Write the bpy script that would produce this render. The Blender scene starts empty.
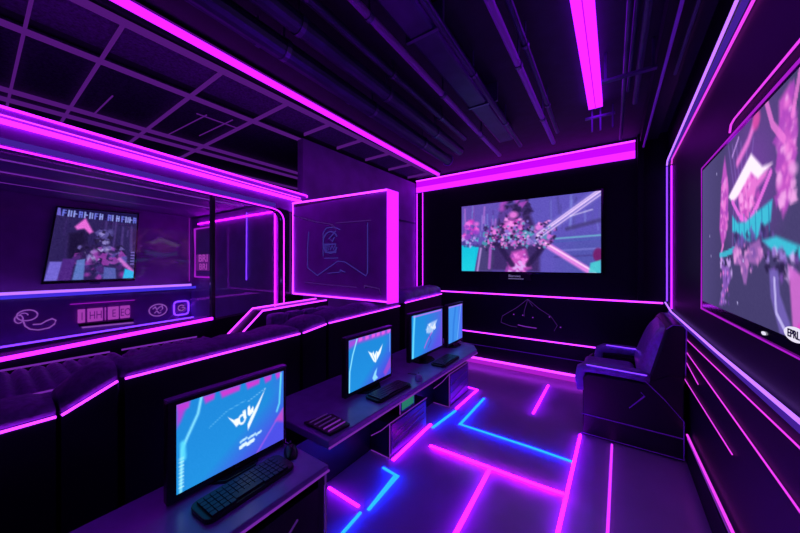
import bpy, bmesh, math, random
import numpy as np
from mathutils import Vector
random.seed(7)
C = bpy.context.scene.collection
SC = bpy.context.scene

# ---------------------------------------------------------------- camera, world, exposure
cam_data = bpy.data.cameras.new('camera')
cam_data.sensor_width = 36.0
cam_data.lens = 36.0 * 304 / 800
cam_data.shift_y = -2.5 / 800
cam_data.clip_start = 0.02
cam = bpy.data.objects.new('camera', cam_data)
C.objects.link(cam)
cam.location = (0, 0, 1.6)
cam.rotation_euler = (math.radians(90), 0, math.radians(35.3))
SC.camera = cam
world = bpy.data.worlds.new('world')
SC.world = world
world.use_nodes = True
world.node_tree.nodes['Background'].inputs[0].default_value = (0.02, 0.008, 0.05, 1)
world.node_tree.nodes['Background'].inputs[1].default_value = 0.3
SC.view_settings.view_transform = 'Standard'
SC.view_settings.look = 'None'
SC.view_settings.gamma = 1
SC.view_settings.exposure = 0.0
SC.view_settings.use_curve_mapping = False
LED = 1.0      # overall strength of the light strips

# ---------------------------------------------------------------- materials
def lin(c):
    return tuple((v / 255 / 12.92) if v / 255 <= 0.04045 else ((v / 255 + 0.055) / 1.055) ** 2.4 for v in c)

def principled(name, col, rough=0.5, metal=0.0, spec=0.5, noise=0.0, scale=20, bump=0.0, coat=0.0, bscale=None):
    m = bpy.data.materials.new(name)
    m.use_nodes = True
    nt = m.node_tree
    b = nt.nodes['Principled BSDF']
    b.inputs['Base Color'].default_value = (*col, 1)
    b.inputs['Roughness'].default_value = rough
    b.inputs['Metallic'].default_value = metal
    b.inputs['Specular IOR Level'].default_value = spec
    b.inputs['Coat Weight'].default_value = coat
    b.inputs['Coat Roughness'].default_value = 0.15
    if noise or bump:
        tc = nt.nodes.new('ShaderNodeTexCoord')
        n = nt.nodes.new('ShaderNodeTexNoise')
        n.inputs['Scale'].default_value = scale
        n.inputs['Detail'].default_value = 4
        nt.links.new(tc.outputs['Object'], n.inputs['Vector'])
        if noise:
            r = nt.nodes.new('ShaderNodeValToRGB')
            r.color_ramp.elements[0].color = (*[max(0, c * (1 - noise)) for c in col], 1)
            r.color_ramp.elements[1].color = (*[min(1, c * (1 + noise)) for c in col], 1)
            r.color_ramp.elements[0].position = 0.3
            r.color_ramp.elements[1].position = 0.7
            nt.links.new(n.outputs['Fac'], r.inputs['Fac'])
            nt.links.new(r.outputs['Color'], b.inputs['Base Color'])
        if bump:
            bp = nt.nodes.new('ShaderNodeBump')
            bp.inputs['Strength'].default_value = bump
            bp.inputs['Distance'].default_value = 0.01
            nt.links.new(n.outputs['Fac'], bp.inputs['Height'])
            nt.links.new(bp.outputs['Normal'], b.inputs['Normal'])
    return m

def emit(name, col, strength):
    m = bpy.data.materials.new(name)
    m.use_nodes = True
    nt = m.node_tree
    for n in list(nt.nodes):
        nt.nodes.remove(n)
    e = nt.nodes.new('ShaderNodeEmission')
    o = nt.nodes.new('ShaderNodeOutputMaterial')
    e.inputs[0].default_value = (*col, 1)
    e.inputs[1].default_value = strength
    nt.links.new(e.outputs[0], o.inputs[0])
    return m

M = {}
M['wall_dark'] = principled('satin black wall panel', (0.007, 0.006, 0.015), 0.5, spec=0.25, noise=0.15, scale=6)
M['wall_purple'] = principled('dark violet wall panel', (0.40, 0.13, 0.58), 0.5, noise=0.15, scale=5)
M['ceiling'] = principled('black ceiling paint', (0.014, 0.013, 0.034), 0.7, noise=0.25, scale=9)
M['floor'] = principled('polished dark resin floor', (0.55, 0.5, 0.92), 0.24, noise=0.06, scale=3, spec=0.6)
_fb = M['floor'].node_tree.nodes['Principled BSDF']
_fb.inputs['Subsurface Weight'].default_value = 0.8
_fb.inputs['Subsurface Radius'].default_value = (1.0, 0.7, 1.2)
_fb.inputs['Subsurface Scale'].default_value = 0.5
M['black'] = principled('black plastic', (0.012, 0.010, 0.018), 0.35)
M['black_gloss'] = principled('gloss black', (0.01, 0.008, 0.016), 0.15)
M['desk'] = principled('dark violet desk laminate', (0.30, 0.21, 0.60), 0.26, noise=0.1, scale=12)
M['desk_side'] = principled('black desk board', (0.009, 0.008, 0.018), 0.4)
M['leather'] = principled('dark violet leather', (0.42, 0.2, 0.7), 0.28, noise=0.2, scale=30, bump=0.25)
M['leather_black'] = principled('black leather', (0.015, 0.011, 0.025), 0.35, bump=0.2, scale=40)
M['leather_blue'] = principled('blue violet leather', (0.30, 0.19, 0.66), 0.32, noise=0.3, scale=14, bump=0.3)
M['fabric'] = principled('dark plum upholstery', (0.22, 0.10, 0.38), 0.55, noise=0.3, scale=40, bump=0.4)
M['metal'] = principled('dark violet metal', (0.16, 0.13, 0.30), 0.35, metal=0.8)
M['pipe'] = principled('gunmetal pipe', (0.07, 0.065, 0.16), 0.4, metal=0.7, noise=0.2, scale=8)
M['mesh'] = principled('perforated black mesh', (0.09, 0.05, 0.17), 0.6, noise=0.6, scale=60, bump=0.5)
M['grid_paint'] = principled('violet painted metal', (0.42, 0.12, 0.62), 0.45)
M['piping'] = principled('violet piping', (0.45, 0.15, 0.8), 0.4)
M['case'] = principled('violet black case panel', (0.10, 0.05, 0.20), 0.35)
M['key'] = principled('dark keycaps', (0.022, 0.014, 0.05), 0.4)
M['white'] = principled('white print', (0.7, 0.7, 0.8), 0.4)
M['grey_print'] = emit('dim grey maker mark', lin((120, 105, 165)), 1.0)
M['pink'] = emit('magenta light strip', (1.9, .045, 4.0), LED)
M['pink_hot'] = emit('bright pink light strip', (2.0, .10, 4.0), LED)
M['pink_soft'] = emit('soft pink light strip', (.92, .055, 1.0), LED)
M['lamp_wide'] = emit('aisle ceiling lamp', (1.2, .024, 3.8), LED)
M['pink_strong'] = emit('strong magenta strip', (6.0, .05, 8.5), LED)
M['pink_wide'] = emit('broad magenta lamp', (1.0, .022, 2.2), LED)
M['pink_deep'] = emit('deep magenta diffuser', (.62, .002, 1.0), LED)
M['pink_dim'] = emit('dim magenta strip', (.42, .012, .62), LED)
M['violet'] = emit('violet light strip', (.45, .08, 2.6), LED)
M['violet_dim'] = emit('dim violet line', (.16, .02, .36), LED)
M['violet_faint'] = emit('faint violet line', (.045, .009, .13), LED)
M['blue_faint'] = emit('faint blue violet line', (.035, .02, .21), LED)
M['blue'] = emit('blue light strip', (.06, .03, .8), LED)
M['indigo'] = emit('indigo glow', (.055, .014, .30), LED)
M['white_violet'] = emit('pale violet strip', (.72, .24, 1.8), LED)
M['cyan'] = emit('cyan light strip', (.03, .52, 22.0), LED)
M['floor_pink'] = emit('pink floor strip', (4.5, .045, 14.0), LED)
M['floor_pink_soft'] = emit('soft pink floor strip', (.95, .045, 2.0), LED)
M['floor_glow'] = emit('bright magenta floor band', (15.0, .05, 26.0), LED)
M['grid'] = emit('grid bar with added glow', (.075, .008, .17), LED)  # glow added to the bars to brighten the dark space over the lounge
M['sign_pink'] = emit('pink sign glyphs', (0.40, 0.05, 0.46), LED)
M['sign_back'] = emit('dim plum sign box', (0.11, 0.008, 0.18), LED)
M['emblem'] = emit('lilac emblem line', (0.27, 0.08, 0.45), LED)
M['badge_white'] = emit('lit white badge', lin((235, 228, 250)), 1.0)
M['badge_ink'] = principled('badge ink', (0.01, 0.01, 0.06), 0.5)
M['green'] = emit('green indicator panel', (0.02, 0.18, 0.14), LED)

def glass_mat():
    m = bpy.data.materials.new('clear window glass')
    m.use_nodes = True
    nt = m.node_tree
    for n in list(nt.nodes):
        nt.nodes.remove(n)
    o = nt.nodes.new('ShaderNodeOutputMaterial')
    mx = nt.nodes.new('ShaderNodeMixShader')
    t = nt.nodes.new('ShaderNodeBsdfTransparent')
    g = nt.nodes.new('ShaderNodeBsdfGlossy')
    t.inputs[0].default_value = (0.95, 0.93, 0.98, 1)
    g.inputs['Roughness'].default_value = 0.03
    f = nt.nodes.new('ShaderNodeFresnel')
    f.inputs[0].default_value = 1.35
    nt.links.new(f.outputs[0], mx.inputs[0])
    nt.links.new(t.outputs[0], mx.inputs[1])
    nt.links.new(g.outputs[0], mx.inputs[2])
    nt.links.new(mx.outputs[0], o.inputs[0])
    return m
M['glass'] = glass_mat()

def screen_mat(strength):
    m = bpy.data.materials.new('lit screen')
    m.use_nodes = True
    nt = m.node_tree
    for n in list(nt.nodes):
        nt.nodes.remove(n)
    a = nt.nodes.new('ShaderNodeAttribute')
    a.attribute_name = 'picture'
    e = nt.nodes.new('ShaderNodeEmission')
    e.inputs[1].default_value = strength
    o = nt.nodes.new('ShaderNodeOutputMaterial')
    nt.links.new(a.outputs['Color'], e.inputs[0])
    nt.links.new(e.outputs[0], o.inputs[0])
    return m
M['screen'] = screen_mat(1.12)

# ---------------------------------------------------------------- mesh builder
class B:
    def __init__(s):
        s.v, s.f, s.mi = [], [], []
    def add(s, vs, fs, m=0):
        o = len(s.v)
        s.v += [tuple(p) for p in vs]
        s.f += [tuple(i + o for i in f) for f in fs]
        s.mi += [m] * len(fs)
        return s
    def box(s, x0, x1, y0, y1, z0, z1, m=0):
        vs = [(x, y, z) for z in (z0, z1) for y in (y0, y1) for x in (x0, x1)]
        return s.add(vs, [(0, 2, 3, 1), (4, 5, 7, 6), (0, 1, 5, 4), (2, 6, 7, 3), (0, 4, 6, 2), (1, 3, 7, 5)], m)
    def prism(s, poly, ax, a, b, m=0):
        """poly in the two other axes (order x,y,z without ax), extruded a..b along ax"""
        def P(p, w):
            q = list(p)
            q.insert(ax, w)
            return q
        n = len(poly)
        vs = [P(p, a) for p in poly] + [P(p, b) for p in poly]
        fs = [tuple(range(n)), tuple(range(2 * n - 1, n - 1, -1))]
        fs += [(i, i + n, (i + 1) % n + n, (i + 1) % n) for i in range(n)]
        return s.add(vs, fs, m)
    def tube(s, path, r, n=8, m=0, cap=True, closed=False):
        P = [Vector(p) for p in path]
        k = len(P)
        rs = r if isinstance(r, (list, tuple)) else [r] * k
        vs = []
        up0 = Vector((0, 0, 1))
        for i in range(k):
            if closed:
                t = (P[(i + 1) % k] - P[i - 1])
            else:
                t = P[min(i + 1, k - 1)] - P[max(i - 1, 0)]
            t.normalize()
            up = up0 if abs(t.z) < 0.95 else Vector((0, 1, 0))
            a = t.cross(up).normalized()
            b = a.cross(t).normalized()
            sc = 1.0
            if 0 < i < k - 1 or closed:
                d1 = (P[i] - P[i - 1]).normalized()
                sc = 1 / max(0.5, abs(d1.dot(t)))
            for j in range(n):
                w = 2 * math.pi * j / n + math.pi / n
                vs.append(P[i] + (a * math.cos(w) + b * math.sin(w)) * rs[i] * sc)
        fs = []
        for i in range(k if closed else k - 1):
            for j in range(n):
                i2 = (i + 1) % k
                fs.append((i * n + j, i * n + (j + 1) % n, i2 * n + (j + 1) % n, i2 * n + j))
        if cap and not closed:
            fs.append(tuple(range(n - 1, -1, -1)))
            fs.append(tuple((k - 1) * n + j for j in range(n)))
        return s.add(vs, fs, m)
    def build(s, name, mats, parent=None, bevel=0.0, seg=2, smooth=False, origin=None):
        if not isinstance(mats, (list, tuple)):
            mats = [mats]
        bm = bmesh.new()
        vs = [bm.verts.new(p) for p in s.v]
        for f, mi in zip(s.f, s.mi):
            try:
                fc = bm.faces.new([vs[i] for i in f])
                fc.material_index = mi
            except ValueError:
                pass
        bmesh.ops.recalc_face_normals(bm, faces=bm.faces)
        if bevel:
            es = [e for e in bm.edges if len(e.link_faces) == 2 and e.calc_face_angle(0) > 0.5]
            bmesh.ops.bevel(bm, geom=es, offset=bevel, segments=seg, profile=0.5, affect='EDGES', clamp_overlap=True)
        if smooth:
            for f in bm.faces:
                f.smooth = True
        if parent is not None:
            o = world_loc(parent)
        elif origin is not None:
            o = Vector(origin)
        else:
            xs = [v.co for v in bm.verts]
            o = Vector(((min(p.x for p in xs) + max(p.x for p in xs)) / 2, (min(p.y for p in xs) + max(p.y for p in xs)) / 2, min(p.z for p in xs)))
        for v in bm.verts:
            v.co -= o
        me = bpy.data.meshes.new(name)
        bm.to_mesh(me)
        bm.free()
        for m in mats:
            me.materials.append(M[m] if isinstance(m, str) else m)
        ob = bpy.data.objects.new(name, me)
        C.objects.link(ob)
        if parent is not None:
            ob.parent = parent
        else:
            ob.location = o
        return ob

def world_loc(o):
    l = Vector(o.location)
    while o.parent is not None:
        o = o.parent
        l += Vector(o.location)
    return l

def tag(o, label, cat, group=None, kind=None):
    o['label'] = label
    o['category'] = cat
    if group:
        o['group'] = group
    if kind:
        o['kind'] = kind
    return o

def struct(o):
    o['kind'] = 'structure'
    return o

def thing(name, label, cat, loc, group=None):
    o = bpy.data.objects.new(name, None)
    o.empty_display_size = 0.1
    C.objects.link(o)
    o.location = loc
    return tag(o, label, cat, group)

def dup(root, loc, label, rotz=0.0, group=None):
    r = root.copy()
    C.objects.link(r)
    r.location = loc
    r.rotation_euler = (0, 0, rotz)
    r['label'] = label
    if group:
        r['group'] = group
    for ch in list(root.children):
        c = ch.copy()
        C.objects.link(c)
        c.parent = r
        for g in list(ch.children):
            d = g.copy()
            C.objects.link(d)
            d.parent = c
    return r

def text_mesh(name, body, size, mat, place, parent=None, depth=0.001, sx=1.0, bold=0.0):
    """place maps local text (x right, y up) and outwards z to the world"""
    cu = bpy.data.curves.new('glyphs', 'FONT')
    cu.body = body
    cu.size = size
    cu.align_x = 'CENTER'
    cu.align_y = 'CENTER'
    cu.extrude = depth
    cu.offset = bold
    t = bpy.data.objects.new('glyphs', cu)
    C.objects.link(t)
    dg = bpy.context.evaluated_depsgraph_get()
    me = bpy.data.meshes.new_from_object(t.evaluated_get(dg))
    bpy.data.objects.remove(t)
    bpy.data.curves.remove(cu)
    b = B()
    b.add([place(v.co.x * sx, v.co.y, v.co.z + depth) for v in me.vertices], [tuple(p.vertices) for p in me.polygons])
    bpy.data.meshes.remove(me)
    return b.build(name, mat, parent)

# ---------------------------------------------------------------- pictures on screens
class Art:
    def __init__(s, w, h, col):
        s.w, s.h = w, h
        yy, xx = np.mgrid[0:h, 0:w]
        s.x = xx / (w - 1)
        s.y = yy / (h - 1)
        s.a = w / h
        s.p = np.zeros((h, w, 3))
        s.p[:] = col
        s.r = np.random.RandomState(11)
    def mix(s, mask, col):
        mask = np.clip(mask, 0, 1)[..., None]
        s.p = s.p * (1 - mask) + np.array(col, float) * mask
    def poly(s, pts, col, al=1.0, soft=None):
        soft = soft or 0.8 / s.h
        ins = np.zeros(s.x.shape, bool)
        d = np.full(s.x.shape, 9.0)
        n = len(pts)
        for i in range(n):
            x0, y0 = pts[i]
            x1, y1 = pts[(i + 1) % n]
            c = (y0 > s.y) != (y1 > s.y)
            xi = x0 + (s.y - y0) * (x1 - x0) / ((y1 - y0) if y1 != y0 else 1e-9)
            ins ^= c & (s.x < xi)
            d = np.minimum(d, s.seg(x0, y0, x1, y1))
        sd = np.where(ins, -d, d)
        s.mix(al * np.clip(0.5 - sd / soft, 0, 1), col)
    def seg(s, x0, y0, x1, y1):
        ax, ay = s.x * s.a - x0 * s.a, s.y - y0
        bx, by = (x1 - x0) * s.a, y1 - y0
        t = np.clip((ax * bx + ay * by) / max(bx * bx + by * by, 1e-9), 0, 1)
        return np.hypot(ax - t * bx, ay - t * by)
    def line(s, pts, wd, col, al=1.0, soft=None):
        soft = soft or 0.8 / s.h
        d = np.full(s.x.shape, 9.0)
        for p, q in zip(pts, pts[1:]):
            d = np.minimum(d, s.seg(*p, *q))
        s.mix(al * np.clip(0.5 - (d - wd / 2) / soft, 0, 1), col)
    def blob(s, x, y, rx, ry, col, al=1.0, soft=0.5):
        q = np.hypot((s.x - x) / rx, (s.y - y) / ry)
        s.mix(al * np.clip((1 - q) / soft, 0, 1), col)
    def ring(s, x, y, r, wd, col, al=1.0):
        q = np.hypot((s.x - x) * s.a, s.y - y)
        s.mix(al * np.clip(0.5 - (abs(q - r) - wd / 2) * s.h, 0, 1), col)
    def cluster(s, x0, x1, y0, y1, n, rad, cols, al=0.85):
        for _ in range(n):
            x = s.r.uniform(x0, x1)
            y = s.r.uniform(y0, y1)
            r = rad * s.r.uniform(0.5, 1.3)
            c = cols[s.r.randint(len(cols))]
            if s.r.rand() < .35:
                s.blob(x, y, r / s.a, r * s.r.uniform(0.7, 1.3), c, al, 0.8)
            else:
                a0, k = s.r.uniform(0, 6.3), s.r.randint(3, 6)
                pts = [(x + r * s.r.uniform(.4, 1.35) * math.cos(a0 + 6.283 * j / k) / s.a, y + r * s.r.uniform(.4, 1.35) * math.sin(a0 + 6.283 * j / k)) for j in range(k)]
                s.poly(pts, c, al, 1.8 / s.h)
    def streaks(s, x0, x1, y0, y1, n, cols, al=0.5):
        for _ in range(n):
            x = s.r.uniform(x0, x1)
            a, b = sorted((s.r.uniform(y0, y1), s.r.uniform(y0, y1)))
            s.line([(x, a), (x + s.r.uniform(-.01, .01), b)], 0.02 * s.r.uniform(.5, 1.6), cols[s.r.randint(len(cols))], al, 0.02)
    def grain(s, k):
        s.p = np.clip(s.p + s.r.normal(0, k, s.p.shape[:2])[..., None], 0, 255)
    def mesh(s, name, place, parent):
        b = B()
        vs = [place(i / (s.w - 1), j / (s.h - 1)) for j in range(s.h) for i in range(s.w)]
        o = world_loc(parent)
        me = bpy.data.meshes.new(name)
        fs = [(j * s.w + i, (j + 1) * s.w + i, (j + 1) * s.w + i + 1, j * s.w + i + 1) for j in range(s.h - 1) for i in range(s.w - 1)]
        me.from_pydata([tuple(Vector(v) - o) for v in vs], [], fs)
        at = me.color_attributes.new('picture', 'FLOAT_COLOR', 'POINT')
        c = np.clip(s.p, 0, 255).reshape(-1, 3) / 255
        c = np.where(c <= 0.04045, c / 12.92, ((c + 0.055) / 1.055) ** 2.4)
        at.data.foreach_set('color', np.hstack([c, np.ones((len(c), 1))]).ravel().astype(np.float32))
        me.materials.append(M['screen'])
        ob = bpy.data.objects.new(name, me)
        C.objects.link(ob)
        ob.parent = parent
        return ob

# ================================================================ ROOM SHELL
XR, YB, XL, YF, HC = 0.5, 4.74, -5.6, -1.3, 3.16
struct(B().box(XL - .1, XR + .1, YF - .1, YB + .1, -0.1, 0).build('floor', 'floor'))
struct(B().box(XL - .1, XR + .1, YF - .1, YB + .1, HC, HC + .1).build('ceiling', 'ceiling'))
struct(B().box(XR, XR + .1, YF - .1, YB + .1, 0, HC).build('wall_right', 'wall_dark'))
struct(B().box(XL - .1, XR, YB, YB + .1, 0, HC).build('wall_back', 'wall_dark'))
struct(B().box(XL - .1, XL, YF - .1, YB, 0, HC).build('wall_left', 'wall_purple'))
struct(B().box(XL, XR, YF - .1, YF, 0, HC).build('wall_front', 'wall_dark'))
# side wall beyond the lounge
struct(B().box(-3.1, -3.0, 2.26, YB, 0, 3.08).build('wall_side', 'wall_purple'))
struct(B().box(-3.0, -2.99, 2.4, YB - .002, 2.33, 2.36).build('trim_1', 'metal'))
# corner column on the back wall, right of the cove
struct(B().box(0.22, 0.28, YB - .10, YB, 1.16, HC).build('trim_2', 'wall_dark'))
# right wall: boarded lower half with ledge
struct(B().prism([(0.5, 0.0), (0.47, 0.0), (0.47, 0.20), (0.488, 0.22), (0.488, 1.05), (0.5, 1.05)], 1, YF, YB).build('trim_3', 'wall_dark'))

# lounge room on the left: inner wall, end wall, roof, front sill and fascia
XI, YE = -5.43, 2.0
def sl(y0, z0, k):
    return lambda y: z0 + k * (y - y0)
top1, top2, top4, sill = sl(.1, 2.544, -.0606), sl(.1, 2.454, -.0585), sl(.1, 2.30, -.056), sl(.1, 1.03, .064)
struct(B().box(XL, XI, YF, YE + .1, 0, 2.5).build('wall_lounge', 'wall_purple'))
struct(B().box(XI, -3.1, YE, YE + .1, 0, 2.3).build('wall_end', 'wall_purple'))
struct(B().prism([(YF, 2.46), (YE + .1, 2.32), (YE + .1, 2.38), (YF, 2.56)], 0, XI, -3.14).build('ceiling_lounge', 'wall_purple'))
struct(B().prism([(YF, 0), (2.01, 0), (2.01, sill(2.01) - .02), (YF, sill(YF) - .02)], 0, -3.1, -3.0).build('wall_sill', 'wall_dark'))
struct(B().prism([(YF, top4(YF)), (2.06, top4(2.06)), (2.26, top1(2.26) - .25), (2.26, top1(2.26)), (YF, top1(YF))], 0, -3.1, -3.0).build('wall_fascia', 'wall_purple'))
# jamb with a rounded head
jp = [(2.26, 0), (2.26, top1(2.26) - .25), (1.95, 2.215)]
for k in range(9):
    a = math.radians(90 - 90 * k / 8)
    jp.append((1.88 + .13 * math.cos(a), 2.06 + .13 * math.sin(a)))
jp += [(2.01, 0)]
struct(B().prism(jp, 0, -3.1, -3.0).build('trim_4', 'black_gloss'))
# window to the lounge: mullion and glass
wr = struct(B().box(-3.075, -3.02, 1.282, 1.308, sill(1.3) - .02, top4(1.3)).build('window_1', 'black'))
B().prism([(YF, sill(YF) - .02), (1.275, sill(1.275) - .02), (1.275, top4(1.275)), (YF, top4(YF))], 0, -3.05, -3.046).build('pane', 'glass', wr)
B().prism([(1.315, sill(1.315) - .02), (2.005, sill(2.005) - .02), (2.005, 2.09), (1.94, 2.175), (1.315, top4(1.315))], 0, -3.05, -3.046).build('pane', 'glass', wr)

# ================================================================ LIGHT STRIPS
def strip(path, r, mat, label, group=None, n=8, name='light_strip', cat='light strip'):
    return tag(B().tube(path, r * .62, n).build(name, mat), label, cat, group)
def bar(x0, x1, y0, y1, z0, z1, mat, label, group=None, name='light_strip', cat='light strip'):
    return tag(B().box(x0, x1, y0, y1, z0, z1).build(name, mat), label, cat, group)

# back wall
y = YB - .012
cove = thing('cove_light', 'broad magenta cove light along the top of the back wall', 'light', (-1.38, YB, 2.9))
B().box(-2.97, .2, YB - .03, YB - .002, 2.995, 3.10).build('diffuser', 'pink_deep', cove)
B().box(-2.97, .2, YB - .035, YB - .002, 2.905, 2.993).build('lower_tube', 'pink_wide', cove)
B().tube([(-2.97, YB - .03, 3.11), (.2, YB - .03, 3.11)], .011).build('upper_tube', 'pink_hot', cove)
strip([(-2.965, y, 2.89), (-2.965, y, 1.0)], .010, 'pink', 'outer of the two upright strips at the left end of the back wall', 'upright strips of the back wall')
strip([(-2.845, y, 2.89), (-2.845, y, 1.15)], .010, 'pink', 'inner of the two upright strips left of the wall television', 'upright strips of the back wall')
strip([(-2.86, y, 1.13), (.46, y, 1.137)], .016, 'pink_hot', 'magenta strip on the back wall just under the wall television', 'level strips of the back wall')
strip([(-2.2, y, .50), (.40, y, .505)], .014, 'pink_hot', 'magenta strip at knee height on the back wall', 'level strips of the back wall')
tag(B().tube([(-2.2, YB - .03, .085), (.40, YB - .03, .095)], .016).build('light_strip', 'pink_hot'), 'upper of two pink strips along the foot of the back wall', 'light strip', 'level strips of the back wall')
tag(B().box(-2.2, .40, YB - .045, YB - .002, .008, .062).build('light_strip', 'pink_dim'), 'dim violet strip lying on the floor along the back wall', 'light strip', 'level strips of the back wall')
struct(B().box(-2.9, .46, YB - .012, YB - .001, .29, .298).build('trim_5', 'piping'))
# right wall
x = XR - .012
strip([(x, -.6, 3.02), (x, 2.18, 2.896), (x, 4.60, 2.785), (x, 4.65, 2.74)], .013, 'white_violet', 'bright pale violet strip running along the top of the right wall', 'upper strips of the right wall')
strip([(x, -.6, 2.80), (x, 1.96, 2.741), (x, 4.27, 2.705), (x, 4.30, 2.66)], .011, 'pink_soft', 'pink strip just under the pale violet one high on the right wall', 'upper strips of the right wall')
tag(B().prism([(-.6, 2.89), (2.0, 2.80), (4.6, 2.745), (4.6, 2.77), (2.0, 2.86), (-.6, 2.98)], 0, XR - .008, XR - .001).build('light_strip', 'indigo'), 'indigo glow band between the two upper strips of the right wall', 'light strip', 'upper strips of the right wall')  # emissive band put in for the blue glow between the two strips
strip([(x, -.6, 2.31), (x, 2.213, 2.329), (x, 2.27, 2.32), (x, 2.292, 2.285)], .007, 'pink_soft', 'thin pink strip with hooked end above the big right television', 'strips around the big television')
strip([(XR - .022, -.6, 1.118), (XR - .022, 2.49, 1.092), (XR - .022, 4.24, 1.10), (XR - .022, 4.70, 1.15)], .013, 'white_violet', 'bright strip along the ledge of the right wall below the big television', 'ledge strips of the right wall')
bar(XR - .02, XR - .001, -.6, 4.5, 1.058, 1.076, 'indigo', 'indigo strip just under the bright ledge strip of the right wall', 'ledge strips of the right wall')
xx = .488 - .008
strip([(xx, 1.0, 1.02), (xx, 1.589, 1.013), (xx, 2.925, .986), (xx, 3.9, .97)], .0055, 'pink_soft', 'topmost pink line on the lower right wall, right under the ledge', 'pink lines on the lower right wall')
strip([(xx, 1.0, .79), (xx, 1.589, .814), (xx, 3.407, .871), (xx, 3.9, .885)], .0055, 'pink_soft', 'long second pink line on the lower right wall', 'pink lines on the lower right wall')
strip([(xx, 3.7, .81), (xx, 2.984, .746)], .005, 'pink_soft', 'shortest pink line on the lower right wall, beside the chair back', 'pink lines on the lower right wall')
strip([(xx, 3.7, .623), (xx, 2.213, .642)], .005, 'pink_soft', 'pink line at mid height of the lower right wall that stops short of the camera', 'pink lines on the lower right wall')
strip([(.462, .9, .36), (.462, 2.146, .306), (.462, 3.26, .255)], .012, 'pink_soft', 'thick pink strip low along the foot of the right wall in front of the chair', 'foot strips of the right wall')
strip([(.464, .9, .30), (.464, 2.146, .262), (.464, 3.26, .225)], .006, 'violet_dim', 'thin violet strip right under the thick pink one at the foot of the right wall', 'foot strips of the right wall')
strip([(x, 4.655, 2.725), (x, 4.655, 1.17)], .011, 'violet', 'upright violet strip in the far corner of the right wall, nearer the wall television', 'upright strips of the right wall')
strip([(x, 4.305, 2.645), (x, 4.305, 1.125)], .010, 'pink', 'upright pink strip of the far corner, nearer the big television', 'upright strips of the right wall')
# ceiling lamps
cl = thing('ceiling_lamp', 'broad magenta lamp bar on the ceiling above the aisle', 'lamp', (-.155, 1.9, 3.1))
B().box(-.212, -.098, -.3, 3.49, 3.105, 3.155).build('diffuser', 'lamp_wide', cl)
B().box(-.158, -.152, -.3, 3.49, 3.098, 3.105).build('centre_rib', 'pink_deep', cl)
cl = thing('ceiling_lamp', 'long thin magenta lamp bar on the ceiling running to the back wall corner', 'lamp', (-2.35, 2, 3.1))
B().prism([(-2.31, -.8), (-2.265, -.8), (-2.43, 4.6), (-2.47, 4.6)], 2, 3.10, 3.135).build('diffuser', 'pink_wide', cl)
B().prism([(-2.33, -.8), (-2.245, -.8), (-2.41, 4.6), (-2.49, 4.6)], 2, 3.136, 3.159).build('housing', 'black', cl)
# fascia and lounge front
x = -2.988
strip([(x, -1.0, top1(-1) - .004), (x, 1.2, top1(1.2) - .004), (x, 2.31, 2.41), (x, 2.31, 2.39)], .013, 'pink', 'uppermost magenta strip along the top of the lounge fascia', 'strips of the lounge front')
tag(B().prism([(-1.0, top2(-1) - .015), (2.22, top2(2.22) - .015), (2.22, top2(2.22) + .011), (-1.0, top2(-1) + .011)], 0, -2.998, -2.97).build('light_strip', 'pink'), 'thickest magenta strip in the middle of the lounge fascia', 'light strip', 'strips of the lounge front')
strip([(x, -1.0, top2(-1) + .036), (x, 2.22, top2(2.22) + .036)], .006, 'pink_hot', 'hairline pink strip riding on top of the thickest fascia strip', 'strips of the lounge front')
tag(B().prism([(-1.0, top4(-1) + .02), (1.9, top4(1.9) + .02), (1.9, top4(1.9) + .055), (-1.0, top4(-1) + .055)], 0, -2.999, -2.99).build('light_strip', 'indigo'), 'indigo band just above the lowest fascia strip', 'light strip', 'strips of the lounge front')
pth = [(x, -1.0, top4(-1)), (x, 1.5, top4(1.5)), (x, 1.85, 2.197)]
for k in range(1, 9):
    a = math.radians(90 - 90 * k / 8)
    pth.append((x, 1.88 + .12 * math.cos(a), 2.07 + .12 * math.sin(a)))
pth.append((x, 2.0, 1.16))
strip(pth, .010, 'pink', 'pink strip under the fascia that bends down the rounded window jamb', 'strips of the lounge front')
tag(B().prism([(-1.0, sill(-1) - .011), (1.27, sill(1.27) - .011), (1.27, sill(1.27) + .012), (-1.0, sill(-1) + .012)], 0, -2.998, -2.975).build('light_strip', 'pink'), 'magenta strip along the sill under the lounge window', 'light strip', 'strips of the lounge front')
# in the lounge
strip([(-5.15, YE - .012, 2.205), (-3.14, YE - .012, 2.195), (-3.14, YE - .012, 1.0)], .011, 'pink_strong', 'pink strip over the top and down the right of the lounge end wall', 'strips inside the lounge')
strip([(-3.75, YE - .012, 2.24), (-3.76, YE - .012, 1.40)], .008, 'violet', 'thin violet upright strip on the lounge end wall', 'strips inside the lounge')
strip([(XI + .012, -.8, 2.44), (XI + .012, 1.97, 2.365), (XI + .012, 1.97, 1.33)], .006, 'pink_dim', 'dim pink line framing the top and right of the lounge inner wall', 'strips inside the lounge')
strip([(XI + .012, .70, 1.108), (XI + .012, 1.31, 1.101)], .007, 'pink_dim', 'short pink line above the glyph sign under the lounge shelf', 'strips inside the lounge')
shelf = thing('wall_shelf', 'long lit shelf under the tilted lounge television', 'shelf', (XI, .7, 1.24))
B().box(XI + .001, XI + .16, -.9, 1.97, 1.245, 1.265).build('board', 'black', shelf)
B().box(XI + .161, XI + .172, -.9, 1.94, 1.268, 1.300).build('front_light', 'white_violet', shelf)
B().box(XI + .161, XI + .170, -.9, 2.0, 1.225, 1.264).build('lower_light', 'blue', shelf)
ledge = thing('wall_ledge', 'low counter ledge under the emblems of the lounge wall', 'shelf', (XI, .7, .7))
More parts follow.
